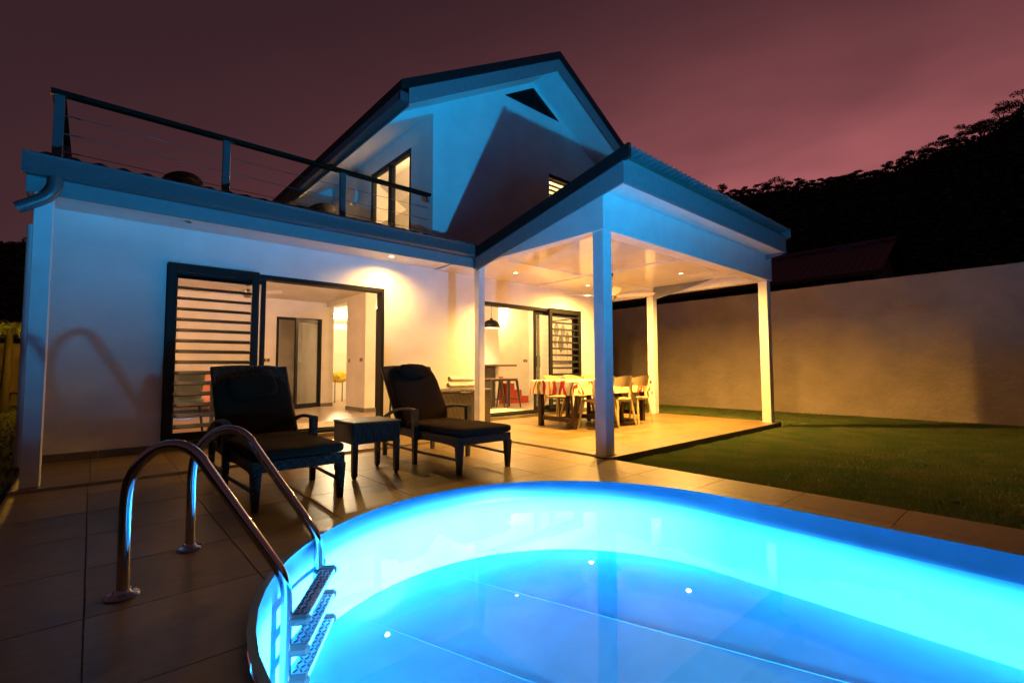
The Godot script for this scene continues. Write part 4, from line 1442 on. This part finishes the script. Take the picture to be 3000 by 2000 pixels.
# ---------------------------------------------------------------- dining table and chairs
func chair_proto(label: String, at: Vector3, turn: float) -> void:
	# moulded chair: seat shell, wrap-round back, four splayed legs; faces +z
	var t := thing("dining_chair", label, "chair", at, turn, "beige moulded chairs round the dining table")
	var s := st()
	var f := func(u: float, v: float) -> Vector3:
		var a := u * TAU
		var r := v
		var x := signf(cos(a)) * pow(absf(cos(a)), 0.7) * 0.225 * r
		var z := signf(sin(a)) * pow(absf(sin(a)), 0.7) * 0.215 * r
		return Vector3(x, 0.445 - 0.022 * (1.0 - r * r) + 0.012 * r * r * absf(cos(a)), z)
	grid(s, 32, 6, f, true)
	var f2 := func(u: float, v: float) -> Vector3:
		var p: Vector3 = f.call(u, 1.0)
		return p + Vector3(0, -0.035 * v, 0) * 1.0 - Vector3(p.x, 0, p.z) * 0.06 * v
	grid(s, 32, 2, f2, true)
	obj("seat", s, M.chair_plastic, t)
	s = st()
	for side in [0.0, 0.016]:
		var g := func(u: float, v: float) -> Vector3:
			var a := lerpf(-1.25, 1.25, u)
			var k := absf(u - 0.5) * 2.0
			var top := 0.825 - 0.05 * k * k
			var low := 0.645 + 0.03 * k * k
			var r: float = 0.262 - side
			var y := lerpf(low, top, v)
			return Vector3(sin(a) * r, y, 0.01 - cos(a) * r * 0.92 - (y - 0.65) * 0.22)
		grid(s, 20, 5, g, side == 0.0)
	obj("backrest", s, M.chair_plastic, t)
	for sx in [-1.0, 1.0]:
		s = st()
		tube(s, [Vector3(sx * 0.245, 0.73, -0.105), Vector3(sx * 0.25, 0.60, -0.085), Vector3(sx * 0.235, 0.50, -0.10), Vector3(sx * 0.20, 0.435, -0.12)], [0.022, 0.021, 0.022, 0.024], 8, Vector2(0.7, 1.3))
		obj("back_support", s, M.chair_plastic, t)
		for sz in [-1.0, 1.0]:
			s = st()
			tube(s, [Vector3(sx * 0.17, 0.43, sz * 0.155), Vector3(sx * 0.205, 0.22, sz * 0.19), Vector3(sx * 0.235, 0.0, sz * 0.225)], [0.026, 0.020, 0.013], 8)
			obj("leg", s, M.chair_plastic, t)

func dining() -> void:
	var t := thing("dining_table", "dark wooden outdoor dining table under the porch", "table", Vector3(2.36, 0.0, 1.54))
	var s: SurfaceTool
	s = st()
	bb(s, Vector3(-1.02, 0.715, -0.42), Vector3(1.04, 0.75, 0.42), 0.004)
	obj("table_top", s, M.dark_wood, t)
	for x in [-0.94, -0.28, 0.30, 0.94]:
		for z in [-0.36, 0.36]:
			if absf(x) < 0.5:
				bar("leg", Vector3(x - 0.03, 0.0, z - 0.03), Vector3(x + 0.03, 0.714, z + 0.03), M.dark_wood, t)
			else:
				bar("leg", Vector3(x - 0.04, 0.0, z - 0.035), Vector3(x + 0.04, 0.714, z + 0.035), M.dark_wood, t)
		bar("cross_rail", Vector3(x - 0.02, 0.10, -0.324), Vector3(x + 0.02, 0.17, 0.324), M.dark_wood, t)
	bar("long_rail", Vector3(-0.919, 0.11, -0.03), Vector3(-0.301, 0.16, 0.03), M.dark_wood, t)
	bar("long_rail", Vector3(-0.259, 0.11, -0.03), Vector3(0.279, 0.16, 0.03), M.dark_wood, t)
	bar("long_rail", Vector3(0.321, 0.11, -0.03), Vector3(0.919, 0.16, 0.03), M.dark_wood, t)
	# cloth: flat on the top, hanging over the edges, corners drooping
	s = st()
	var hx := 1.07
	var hz := 0.46
	var over := 0.235
	var f := func(u: float, v: float) -> Vector3:
		var x := lerpf(-hx - over, hx + over, u)
		var z := lerpf(-hz - over, hz + over, v)
		var ox := maxf(absf(x) - hx, 0.0)
		var oz := maxf(absf(z) - hz, 0.0)
		var l := sqrt(ox * ox + oz * oz)
		var px := clampf(x, -hx, hx)
		var pz := clampf(z, -hz, hz)
		var y := 0.756
		if l > 0.0:
			var bend := minf(l, 0.02)
			y -= maxf(l - 0.01, 0.0) * (1.0 + (0.25 if ox > 0.0 and oz > 0.0 else 0.0))
			var out := bend * 0.8 + 0.10 * (l if ox > 0.0 and oz > 0.0 else l * 0.45)
			var wav := 0.012 * sin((x if oz > ox else z) * 19.0 + 1.3) * minf(l / 0.1, 1.0)
			px += signf(x) * (ox / l) * (out + wav)
			pz += signf(z) * (oz / l) * (out + wav)
		return Vector3(px, y, pz)
	grid(s, 110, 64, f, true)
	var c := obj("tablecloth", s, M.cloth)
	c.position = Vector3(2.36, 0.0, 1.54)
	tag(c, "cream tablecloth printed with wavy red and orange bands", "tablecloth")
	chair_proto("beige chair on the wall side of the table, nearest the doorway", Vector3(2.06, 0, 0.97), 0.06)
	chair_proto("beige chair on the wall side of the table, middle one", Vector3(2.62, 0, 0.95), -0.05)
	chair_proto("beige chair on the wall side of the table, farthest from the doorway", Vector3(3.12, 0, 0.97), 0.04)
	chair_proto("beige chair on the lawn side of the table, half behind the corner post", Vector3(1.80, 0, 2.08), PI + 0.05)
	chair_proto("beige chair on the lawn side of the table, just right of the corner post", Vector3(2.30, 0, 2.06), PI - 0.04)
	chair_proto("beige chair on the lawn side of the table, nearest the garden wall", Vector3(2.82, 0, 2.05), PI + 0.08)

# ---------------------------------------------------------------- pool ladder
func ladder() -> void:
	var t := thing("pool_ladder", "stainless steel pool ladder with curved handrails at the pool edge", "ladder")
	var d := Vector3(0.834, 0, 0.552)
	var side := Vector3(-0.552, 0, 0.834)
	var bases := [Vector3(-4.11, -0.022, 4.16), Vector3(-3.81, -0.022, 3.71)]
	var key := [[0.0, 0.0], [0.0, 0.22], [0.0, 0.40], [0.012, 0.49], [0.05, 0.565], [0.11, 0.62], [0.175, 0.638], [0.235, 0.625], [0.285, 0.585], [0.33, 0.52], [0.44, 0.36], [0.575, 0.165], [0.625, 0.09], [0.655, 0.03], [0.668, -0.04], [0.67, -0.15], [0.67, -0.50]]
	for b in bases:
		var s := st()
		var c := Curve3D.new()
		for k in key:
			c.add_point(b + d * k[0] + Vector3(0, k[1], 0))
		for i in range(1, key.size() - 1):
			var tg := (c.get_point_position(i + 1) - c.get_point_position(i - 1)) / 6.0
			var la := (c.get_point_position(i) - c.get_point_position(i - 1)).length() / 3.0
			var lb := (c.get_point_position(i + 1) - c.get_point_position(i)).length() / 3.0
			c.set_point_in(i, -tg.normalized() * la)
			c.set_point_out(i, tg.normalized() * lb)
		var pts := []
		var n := 70
		for i in n + 1:
			pts.append(c.sample_baked(c.get_baked_length() * i / n, true))
		tube(s, pts, 0.0235, 20)
		obj("handrail", s, M.steel, t)
		s = st()
		lathe(s, [[0.062, 0.0], [0.064, 0.006], [0.055, 0.014], [0.036, 0.020], [0.030, 0.032], [0.024, 0.034]], b, 28)
		obj("flange", s, M.steel, t)
	var a0: Vector3 = bases[0] + d * 0.67
	var a1: Vector3 = bases[1] + d * 0.67
	var mid := (a0 + a1) * 0.5 + d * 0.05
	var bas := Basis(side, Vector3.UP, d)
	var w := (a1 - a0).length()
	for k in 3:
		var y := -0.175 - k * 0.132
		var s := st()
		box(s, Vector3(mid.x, y, mid.z), Vector3(w - 0.03, 0.022, 0.085), 0.006, bas)
		var step := obj("step", s, M.step_plastic, t)
		s = st()
		for i in 14:
			for j in 3:
				box(s, Vector3(mid.x, y + 0.0125, mid.z) + side * (i - 6.5) * 0.033 + d * (j - 1) * 0.025, Vector3(0.022, 0.005, 0.006), 0.0, bas * Basis(Vector3.UP, 0.6 if (i + j) % 2 else -0.6))
		obj("grip_tread", s, M.black_plastic, step)
		for e in [-1.0, 1.0]:
			s = st()
			box(s, Vector3(mid.x, y, mid.z) + side * e * (w / 2 - 0.005) + d * -0.01, Vector3(0.045, 0.05, 0.12), 0.015, bas)
			obj("end_cap", s, M.black_plastic, step)

# ---------------------------------------------------------------- things indoors
func socket(at: Vector3, turn: float, w: float, label: String) -> void:
	var t := thing("wall_socket", label, "socket", at, turn, "wall sockets and switches")
	var s := st()
	box(s, Vector3.ZERO, Vector3(w, 0.085, 0.012), 0.003)
	obj("plate", s, M.socket, t)
	var n := maxi(1, int(round(w / 0.075)))
	for k in n:
		s = st()
		lathe(s, [[0.0, 0.0], [0.022, 0.001]], Vector3((k - (n - 1) * 0.5) * 0.07, 0, 0.0065), 14, Basis(Vector3.RIGHT, PI / 2))
		obj("insert", s, M.black_plastic, t)

func indoor_things() -> void:
	var s: SurfaceTool
	ceiling_fan("indoor_fan", "pale ceiling fan inside the room behind the left shutter", Vector3(-2.2, 2.499, -2.6), 0.62, 0.12, 0.9, M.white_gloss)
	# glass door standing ajar in the doorway of the back wall
	var t := thing("inner_door", "dark framed glass door standing ajar in the back wall", "door", Vector3(-0.27, FLOOR + 0.003, -4.40), 0.55)
	s = st()
	for r in [[-0.80, 0.0, -0.73, 1.98], [-0.07, 0.0, 0.0, 1.98], [-0.73, 1.90, -0.07, 1.98], [-0.73, 0.0, -0.07, 0.10]]:
		bb(s, Vector3(r[0], r[1], -0.02), Vector3(r[2], r[3], 0.02), 0.002)
	obj("door_frame", s, M.anthracite, t)
	bar("glass_pane", Vector3(-0.74, 0.09, -0.003), Vector3(-0.06, 1.91, 0.003), M.pane, t, 0.0)
	s = st()
	tube(s, [Vector3(-0.76, 1.0, 0.02), Vector3(-0.76, 1.0, 0.06), Vector3(-0.66, 1.0, 0.06)], 0.009, 8)
	obj("handle", s, M.chrome, t)
	t = thing("door_frame", "dark metal frame of the doorway in the back wall", "door frame", Vector3(-0.75, FLOOR, -4.40))
	s = st()
	for r in [[-0.489, 0.0, -0.44, 2.019], [0.44, 0.0, 0.489, 2.019], [-0.44, 1.97, 0.44, 2.019]]:
		bb(s, Vector3(r[0], r[1], -0.079), Vector3(r[2], r[3], 0.079), 0.002)
	obj("frame", s, M.anthracite, t)
	socket(Vector3(-1.43, 1.15, -4.322), 0.0, 0.15, "pale double socket left of the inner doorway")
	socket(Vector3(-0.148, 1.13, -3.00), -PI / 2, 0.075, "single switch on the white pillar, left one")
	socket(Vector3(-0.148, 1.14, -2.40), -PI / 2, 0.15, "double switch on the white pillar, right one")
	socket(Vector3(4.50, 1.16, -2.492), 0.0, 0.15, "double socket on the wall right of the red stair")
	# sofa seen through the shutter
	t = thing("pink_sofa", "pink tufted sofa seen through the left shutter", "sofa", Vector3(-3.0, FLOOR, -3.7))
	for k in 12:
		s = st()
		puff(s, Vector3(-1.1 + k * 0.19, 0.55, -0.28), Vector3(0.195, 0.50, 0.16), Basis.IDENTITY, 0.4, 0.5, k, 0.002)
		obj("back_roll", s, M.pink_fabric, t)
	s = st()
	puff(s, Vector3(-0.05, 0.30, 0.05), Vector3(2.3, 0.22, 0.75), Basis.IDENTITY, 0.15, 0.4, 3, 0.003)
	obj("seat", s, M.pink_fabric, t)
	for c in [[-1.05, -0.2], [0.95, -0.2], [-1.05, 0.3], [0.95, 0.3]]:
		s = st()
		leg(s, Vector3(c[0], 0, c[1]), 0.2, 0.025, 0.02)
		obj("leg", s, M.dark_wood, t)
	# table and chair in the room
	t = thing("indoor_table", "dark slate topped table behind the left shutter", "table", Vector3(-3.15, FLOOR, -1.6))
	bar("table_top", Vector3(-0.9, 0.66, -0.45), Vector3(0.45, 0.70, 0.45), M.table_slate, t)
	for c in [[-0.8, -0.35], [0.35, -0.35], [-0.8, 0.35], [0.35, 0.35]]:
		s = st()
		leg(s, Vector3(c[0], 0, c[1]), 0.659, 0.03, 0.025)
		obj("leg", s, M.table_slate, t)
	for c in [[Vector3(-2.35, FLOOR, -1.7), -1.9, "grey upholstered chair behind the left lounger"], [Vector3(-3.3, FLOOR, -0.85), 3.0, "grey chair in front of the slate table"]]:
		t = thing("indoor_chair", c[2], "chair", c[0], c[1], "grey chairs round the slate table")
		s = st()
		var f := func(u: float, v: float) -> Vector3:
			var a := lerpf(-0.9, 0.9, u)
			return Vector3(sin(a) * (0.24 + 0.06 * v), 0.46 + 0.38 * v, -cos(a) * 0.22 - 0.08 * v)
		grid(s, 12, 6, f)
		obj("backrest", s, M.grey_fabric, t)
		s = st()
		puff(s, Vector3(0, 0.44, 0), Vector3(0.46, 0.09, 0.44), Basis.IDENTITY, 0.4, 0.5, 4, 0.002)
		obj("seat", s, M.grey_fabric, t)
		for e in [[-1, -1], [1, -1], [1, 1], [-1, 1]]:
			s = st()
			tube(s, [Vector3(e[0] * 0.17, 0.42, e[1] * 0.16), Vector3(e[0] * 0.22, 0.0, e[1] * 0.21)], [0.018, 0.012], 8)
			obj("leg", s, M.black_plastic, t)
	# mat at the left door, rug at the right one
	t = thing("door_mat", "pale woven mat inside the left doorway", "rug", Vector3(-1.75, FLOOR, -0.62))
	rug(t, 1.0, 0.62)
	t = thing("white_rug", "shaggy white rug inside the kitchen doorway", "rug", Vector3(1.85, FLOOR, -0.62))
	rug(t, 1.15, 0.62)
	# kitchen tower
	t = thing("kitchen_tower", "dark tall kitchen cabinet with ovens behind the pillar", "cabinet", Vector3(0.85, FLOOR, -2.9))
	bar("body", Vector3(-0.38, 0, -0.3), Vector3(0.38, 2.2, 0.3), M.black_plastic, t)
	for y in [0.55, 1.15, 1.75]:
		bar("handle", Vector3(-0.30, y, 0.301), Vector3(0.30, y + 0.02, 0.33), M.chrome, t)
	# side table with a yellow cloth in the kitchen
	t = thing("kitchen_stand", "thin black stand with a yellow patterned cloth past the pillar", "stand", Vector3(0.62, FLOOR, -5.5))
	for e in [[-1, -1], [1, -1], [1, 1], [-1, 1]]:
		bar("leg", Vector3(e[0] * 0.16 - 0.01, 0, e[1] * 0.16 - 0.01), Vector3(e[0] * 0.16 + 0.01, 0.58, e[1] * 0.16 + 0.01), M.black_plastic, t)
	s = st()
	puff(s, Vector3(0, 0.66, 0), Vector3(0.4, 0.28, 0.4), Basis.IDENTITY, 0.6, 0.7, 6, 0.02)
	obj("cloth", s, mat("yellow_cloth", Color(0.55, 0.42, 0.05), 0.9, 0, {"tex": T.rough, "scale": 6.0}), t)
	# bar counter
	t = thing("bar_counter", "bar counter with wooden top and dark base", "counter", Vector3(2.3, FLOOR, -1.72))
	bar("base", Vector3(-0.9, 0, -0.20), Vector3(0.42, 0.90, 0.12), M.table_slate, t)
	bar("end_panel", Vector3(0.421, 0, -0.27), Vector3(0.50, 0.91, 0.13), M.white_gloss, t)
	bar("counter_top", Vector3(-0.95, 0.912, -0.27), Vector3(0.93, 0.95, 0.30), M.counter_wood, t)
	for c in [[Vector3(2.31, FLOOR, -1.20), "metal bar stool nearest the porch post"], [Vector3(2.72, FLOOR, -1.14), "metal bar stool nearest the red stair"]]:
		t = thing("bar_stool", c[1], "stool", c[0], 0.0, "metal bar stools at the counter")
		s = st()
		box(s, Vector3(0, 0.635, 0), Vector3(0.31, 0.022, 0.31), 0.01)
		obj("seat", s, M.stool_seat, t)
		s = st()
		box(s, Vector3(0, 0.605, 0), Vector3(0.29, 0.036, 0.29), 0.008)
		obj("seat_frame", s, M.stool_metal, t)
		for e in [[-1, -1], [1, -1], [1, 1], [-1, 1]]:
			s = st()
			tube(s, [Vector3(e[0] * 0.13, 0.60, e[1] * 0.13), Vector3(e[0] * 0.19, 0.0, e[1] * 0.19)], [0.032, 0.015], 8)
			obj("leg", s, M.stool_metal, t)
		for e in [0, 1, 2, 3]:
			s = st()
			var a := Basis(Vector3.UP, e * PI / 2)
			tube(s, [a * Vector3(-0.17, 0.19, 0.17), a * Vector3(0.17, 0.19, 0.17)], 0.009, 6)
			obj("foot_rail", s, M.stool_metal, t)
	# pendant
	t = thing("pendant_lamp", "black dome pendant lamp hanging over the bar", "lamp", Vector3(2.44, 2.499, -1.40))
	s = st()
	tube(s, [Vector3.ZERO, Vector3(0, -0.42, 0)], 0.005, 6)
	obj("cord", s, M.black_plastic, t)
	s = st()
	var prof := []
	for k in 11:
		var a := k / 10.0 * PI / 2
		prof.append([0.195 * cos(a) + 0.02 * sin(a), -0.64 + 0.185 * sin(a)])
	prof.append([0.03, -0.455]); prof.append([0.03, -0.42]); prof.append([0.0, -0.415])
	lathe(s, prof, Vector3.ZERO, 28)
	obj("lamp_shade", s, M.black_plastic, t)
	s = st()
	var inn := []
	for k in 10:
		var a := k / 10.0 * PI / 2
		inn.append([0.190 * cos(a) + 0.02 * sin(a), -0.639 + 0.175 * sin(a)])
	lathe(s, inn, Vector3.ZERO, 28)
	obj("shade_lining", s, M.white_gloss, t)
	s = st()
	lathe(s, [[0.0, -0.61], [0.035, -0.595], [0.045, -0.565], [0.03, -0.53], [0.0, -0.52]], Vector3.ZERO, 14)
	obj("bulb", s, M.lamp_warm, t)
	spot(t, Vector3(0, -0.625, 0), Vector3(0, -1, 0), Color(1.0, 0.66, 0.30), 2.4, 62.0, 0.5, 0.04)
	omni(t, Vector3(0, -0.565, 0), Color(1.0, 0.66, 0.30), 0.25, 0.04)
	# red stair climbing to the left
	t = thing("red_stair", "red painted solid stair climbing behind the bar", "stair", Vector3(0, FLOOR, 0))
	var edges := [4.14, 3.89, 3.65, 3.43, 3.22]
	for k in edges.size():
		bar("step", Vector3(3.0 if k == edges.size() - 1 else edges[k + 1], 0, -2.498), Vector3(edges[k], 0.165 * (k + 1), -1.98 if k < 3 else -2.152), M.red_step, t)
	# leaf print on the right wall
	t = thing("leaf_print", "framed print of grey leaves behind the right shutter", "picture", Vector3(X1 - 0.203, 1.62, -1.28))
	s = st()
	box(s, Vector3(-0.012, 0, 0), Vector3(0.022, 1.12, 0.78), 0.002)
	obj("frame", s, M.black_plastic, t)
	s = st()
	for v in [[Vector3(-0.0245, -0.53, -0.36), Vector2(0, 1)], [Vector3(-0.0245, 0.53, -0.36), Vector2(0, 0)], [Vector3(-0.0245, 0.53, 0.36), Vector2(1, 0)], [Vector3(-0.0245, -0.53, -0.36), Vector2(0, 1)], [Vector3(-0.0245, 0.53, 0.36), Vector2(1, 0)], [Vector3(-0.0245, -0.53, 0.36), Vector2(1, 1)]]:
		vx(s, v[0], Vector3.LEFT, v[1])
	obj("print_sheet", s, M.print, t)

func rug(t: Node3D, w: float, d: float) -> void:
	var n := FastNoiseLite.new()
	n.seed = 31; n.frequency = 14.0
	var s := st()
	var f := func(u: float, v: float) -> Vector3:
		var e := minf(minf(u, 1.0 - u) * w, minf(v, 1.0 - v) * d)
		var x := (u - 0.5) * w
		var z := (v - 0.5) * d
		return Vector3(x + 0.02 * n.get_noise_2d(x, z), minf(e / 0.02, 1.0) * (0.022 + 0.008 * n.get_noise_2d(x * 3.0, z * 3.0)) + 0.001, z)
	grid(s, 40, 26, f, true)
	obj("pile", s, M.rug, t)

# ---------------------------------------------------------------- garden wall, neighbour, palm
func surroundings() -> void:
	var s := st()
	# garden wall: rough render, uneven top
	var t := thing("garden_wall", "tall rendered beige garden wall at the edge of the lawn", "wall")
	var n := FastNoiseLite.new()
	n.seed = 5; n.frequency = 2.2; n.fractal_octaves = 4
	var face := func(u: float, v: float) -> Vector3:
		var z := lerpf(-12.0, 11.0, u)
		var y := lerpf(-0.12, 2.75 + 0.012 * n.get_noise_1d(z * 2.0), v)
		return Vector3(7.77 + 0.006 * n.get_noise_2d(z, y * 2.0), y, z)
	grid(s, 420, 50, face)
	var topf := func(u: float, v: float) -> Vector3:
		var z := lerpf(-12.0, 11.0, u)
		return Vector3(lerpf(7.77, 7.97, v), 2.75 + 0.012 * n.get_noise_1d(z * 2.0), z)
	grid(s, 420, 1, topf)
	bb(s, Vector3(7.79, -0.12, -12.0), Vector3(7.97, 2.72, 11.0))
	obj("wall_face", s, M.garden_wall, t)
	# neighbour's house
	t = thing("neighbour_house", "neighbour's low house with dark red metal roof behind the garden wall", "house")
	s = st()
	var ra := Vector3(15.5, 5.15, 0)
	var ea := Vector3(13.1, 3.83, 0)
	var eb := Vector3(17.9, 3.83, 0)
	var z0 := -9.0
	var z1 := 3.72
	var rib := func(u: float, v: float) -> Vector3:
		var z := lerpf(z0, z1, u)
		return Vector3(lerpf(ea.x, ra.x, v), lerpf(ea.y, ra.y, v) + 0.02 * sin(z * TAU / 0.2), z)
	grid(s, 380, 1, rib, true)
	var rib2 := func(u: float, v: float) -> Vector3:
		return Vector3(lerpf(ra.x, eb.x, v), lerpf(ra.y, eb.y, v), lerpf(z0, z1, u))
	grid(s, 4, 1, rib2, true)
	obj("roof", s, M.neighbour_roof, t)
	s = st()
	tube(s, [Vector3(15.5, 5.18, z0), Vector3(15.5, 5.18, z1)], 0.09, 8)
	obj("ridge_cap", s, M.neighbour_roof, t)
	s = st()
	bb(s, Vector3(13.06, 3.72, z0), Vector3(13.12, 3.84, z1))
	obj("gutter", s, M.neighbour_wall, t)
	s = st()
	bb(s, Vector3(13.6, -0.1, z0 + 0.4), Vector3(17.4, 3.8, z1 - 0.3))
	prism(s, PackedVector2Array([Vector2(13.6, 3.8), Vector2(17.4, 3.8), Vector2(15.5, 4.95)]), Transform3D(Basis.IDENTITY, Vector3(0, 0, z1 - 0.35)), 0.04)
	obj("wall", s, M.neighbour_wall, t)
	# lit garden wall far left, with a lamp hidden by the house
	t = thing("side_wall_garden", "low yellow lit wall behind the palm at far left", "wall", Vector3(-6.6, 0, -13.5))
	s = st()
	bb(s, Vector3(-3.0, -0.12, -0.2), Vector3(3.0, 1.75, 0.0), 0.01)
	obj("wall_face", s, mat("yellow_render", Color(0.50, 0.38, 0.16), 0.95, 0, {"tex": T.stain, "scale": 0.3, "bump": T.fine, "cm": 0.5}), t)
	t = thing("garden_lamp", "yellow bulkhead lamp on the hidden left side wall of the house", "lamp", Vector3(X0 - 0.002, 1.9, -9.0))
	s = st()
	lathe(s, [[0.10, 0.0], [0.09, 0.05], [0.05, 0.08], [0.0, 0.085]], Vector3.ZERO, 18, Basis(Vector3.BACK, PI / 2))
	obj("lamp_dome", s, M.lamp_yellow, t)
	omni(t, Vector3(-0.16, 0, -0.1), Color(1.0, 0.5, 0.03), 4.5, 0.08)
	# stool by that wall
	t = thing("garden_stool", "small dark stool by the yellow lit wall", "stool", Vector3(-5.82, -0.06, -12.2))
	s = st()
	lathe(s, [[0.0, 0.36], [0.16, 0.36], [0.165, 0.38], [0.15, 0.40], [0.0, 0.40]], Vector3.ZERO, 16)
	obj("seat", s, M.black_plastic, t)
	for k in 4:
		s = st()
		var a := PI / 4 + k * PI / 2
		tube(s, [Vector3(cos(a) * 0.12, 0.37, sin(a) * 0.12), Vector3(cos(a) * 0.17, 0, sin(a) * 0.17)], [0.022, 0.018], 8)
		obj("leg", s, M.black_plastic, t)
	palm(Vector3(-5.85, -0.06, -10.3), 2.05, 1.0, "fan leaved palm lit yellow left of the house")
	palm(Vector3(-17.0, 11.5, -92.0), 5.5, 3.2, "tall palm silhouetted on the hill at far left")

func palm(at: Vector3, h: float, r: float, label: String) -> void:
	var t := thing("palm_tree", label, "palm", at)
	var s := st()
	tube(s, [Vector3.ZERO, Vector3(0.03, h * 0.5, 0.02), Vector3(0.05, h, 0)], [r * 0.11, r * 0.075, r * 0.07], 10)
	obj("trunk", s, M.bark, t)
	for k in 16:
		var a := TAU * k / 16 + rng.randf() * 0.3
		var up := rng.randf_range(0.1, 1.0)
		var d := Vector3(cos(a), 0, sin(a))
		s = st()
		var spine := []
		for i in 9:
			var u := i / 8.0
			spine.append(Vector3(0.05, h, 0) + d * r * u + Vector3(0, r * (up * u - 0.95 * u * u), 0))
		tube(s, spine, [0.014 * r, 0.013 * r, 0.012 * r, 0.011 * r, 0.010 * r, 0.009 * r, 0.007 * r, 0.005 * r, 0.003 * r], 5)
		var side := d.cross(Vector3.UP)
		for i in 26:
			var u := 0.15 + 0.85 * i / 25.0
			var q := u * 8.0
			var j := mini(int(q), 7)
			var p: Vector3 = spine[j].lerp(spine[j + 1], q - j)
			var fw: Vector3 = (spine[j + 1] - spine[j]).normalized()
			var l := r * 0.36 * sin(PI * (0.15 + 0.8 * u)) + 0.02
			for sg in [-1.0, 1.0]:
				var e: Vector3 = p + (side * sg * 0.8 + fw * 0.55 + Vector3(0, -0.35, 0)) * l
				var wv := fw * 0.013 * r
				t3(s, p - wv, p + wv, e, Vector3.UP)
		obj("frond", s, M.palm_leaf, t)
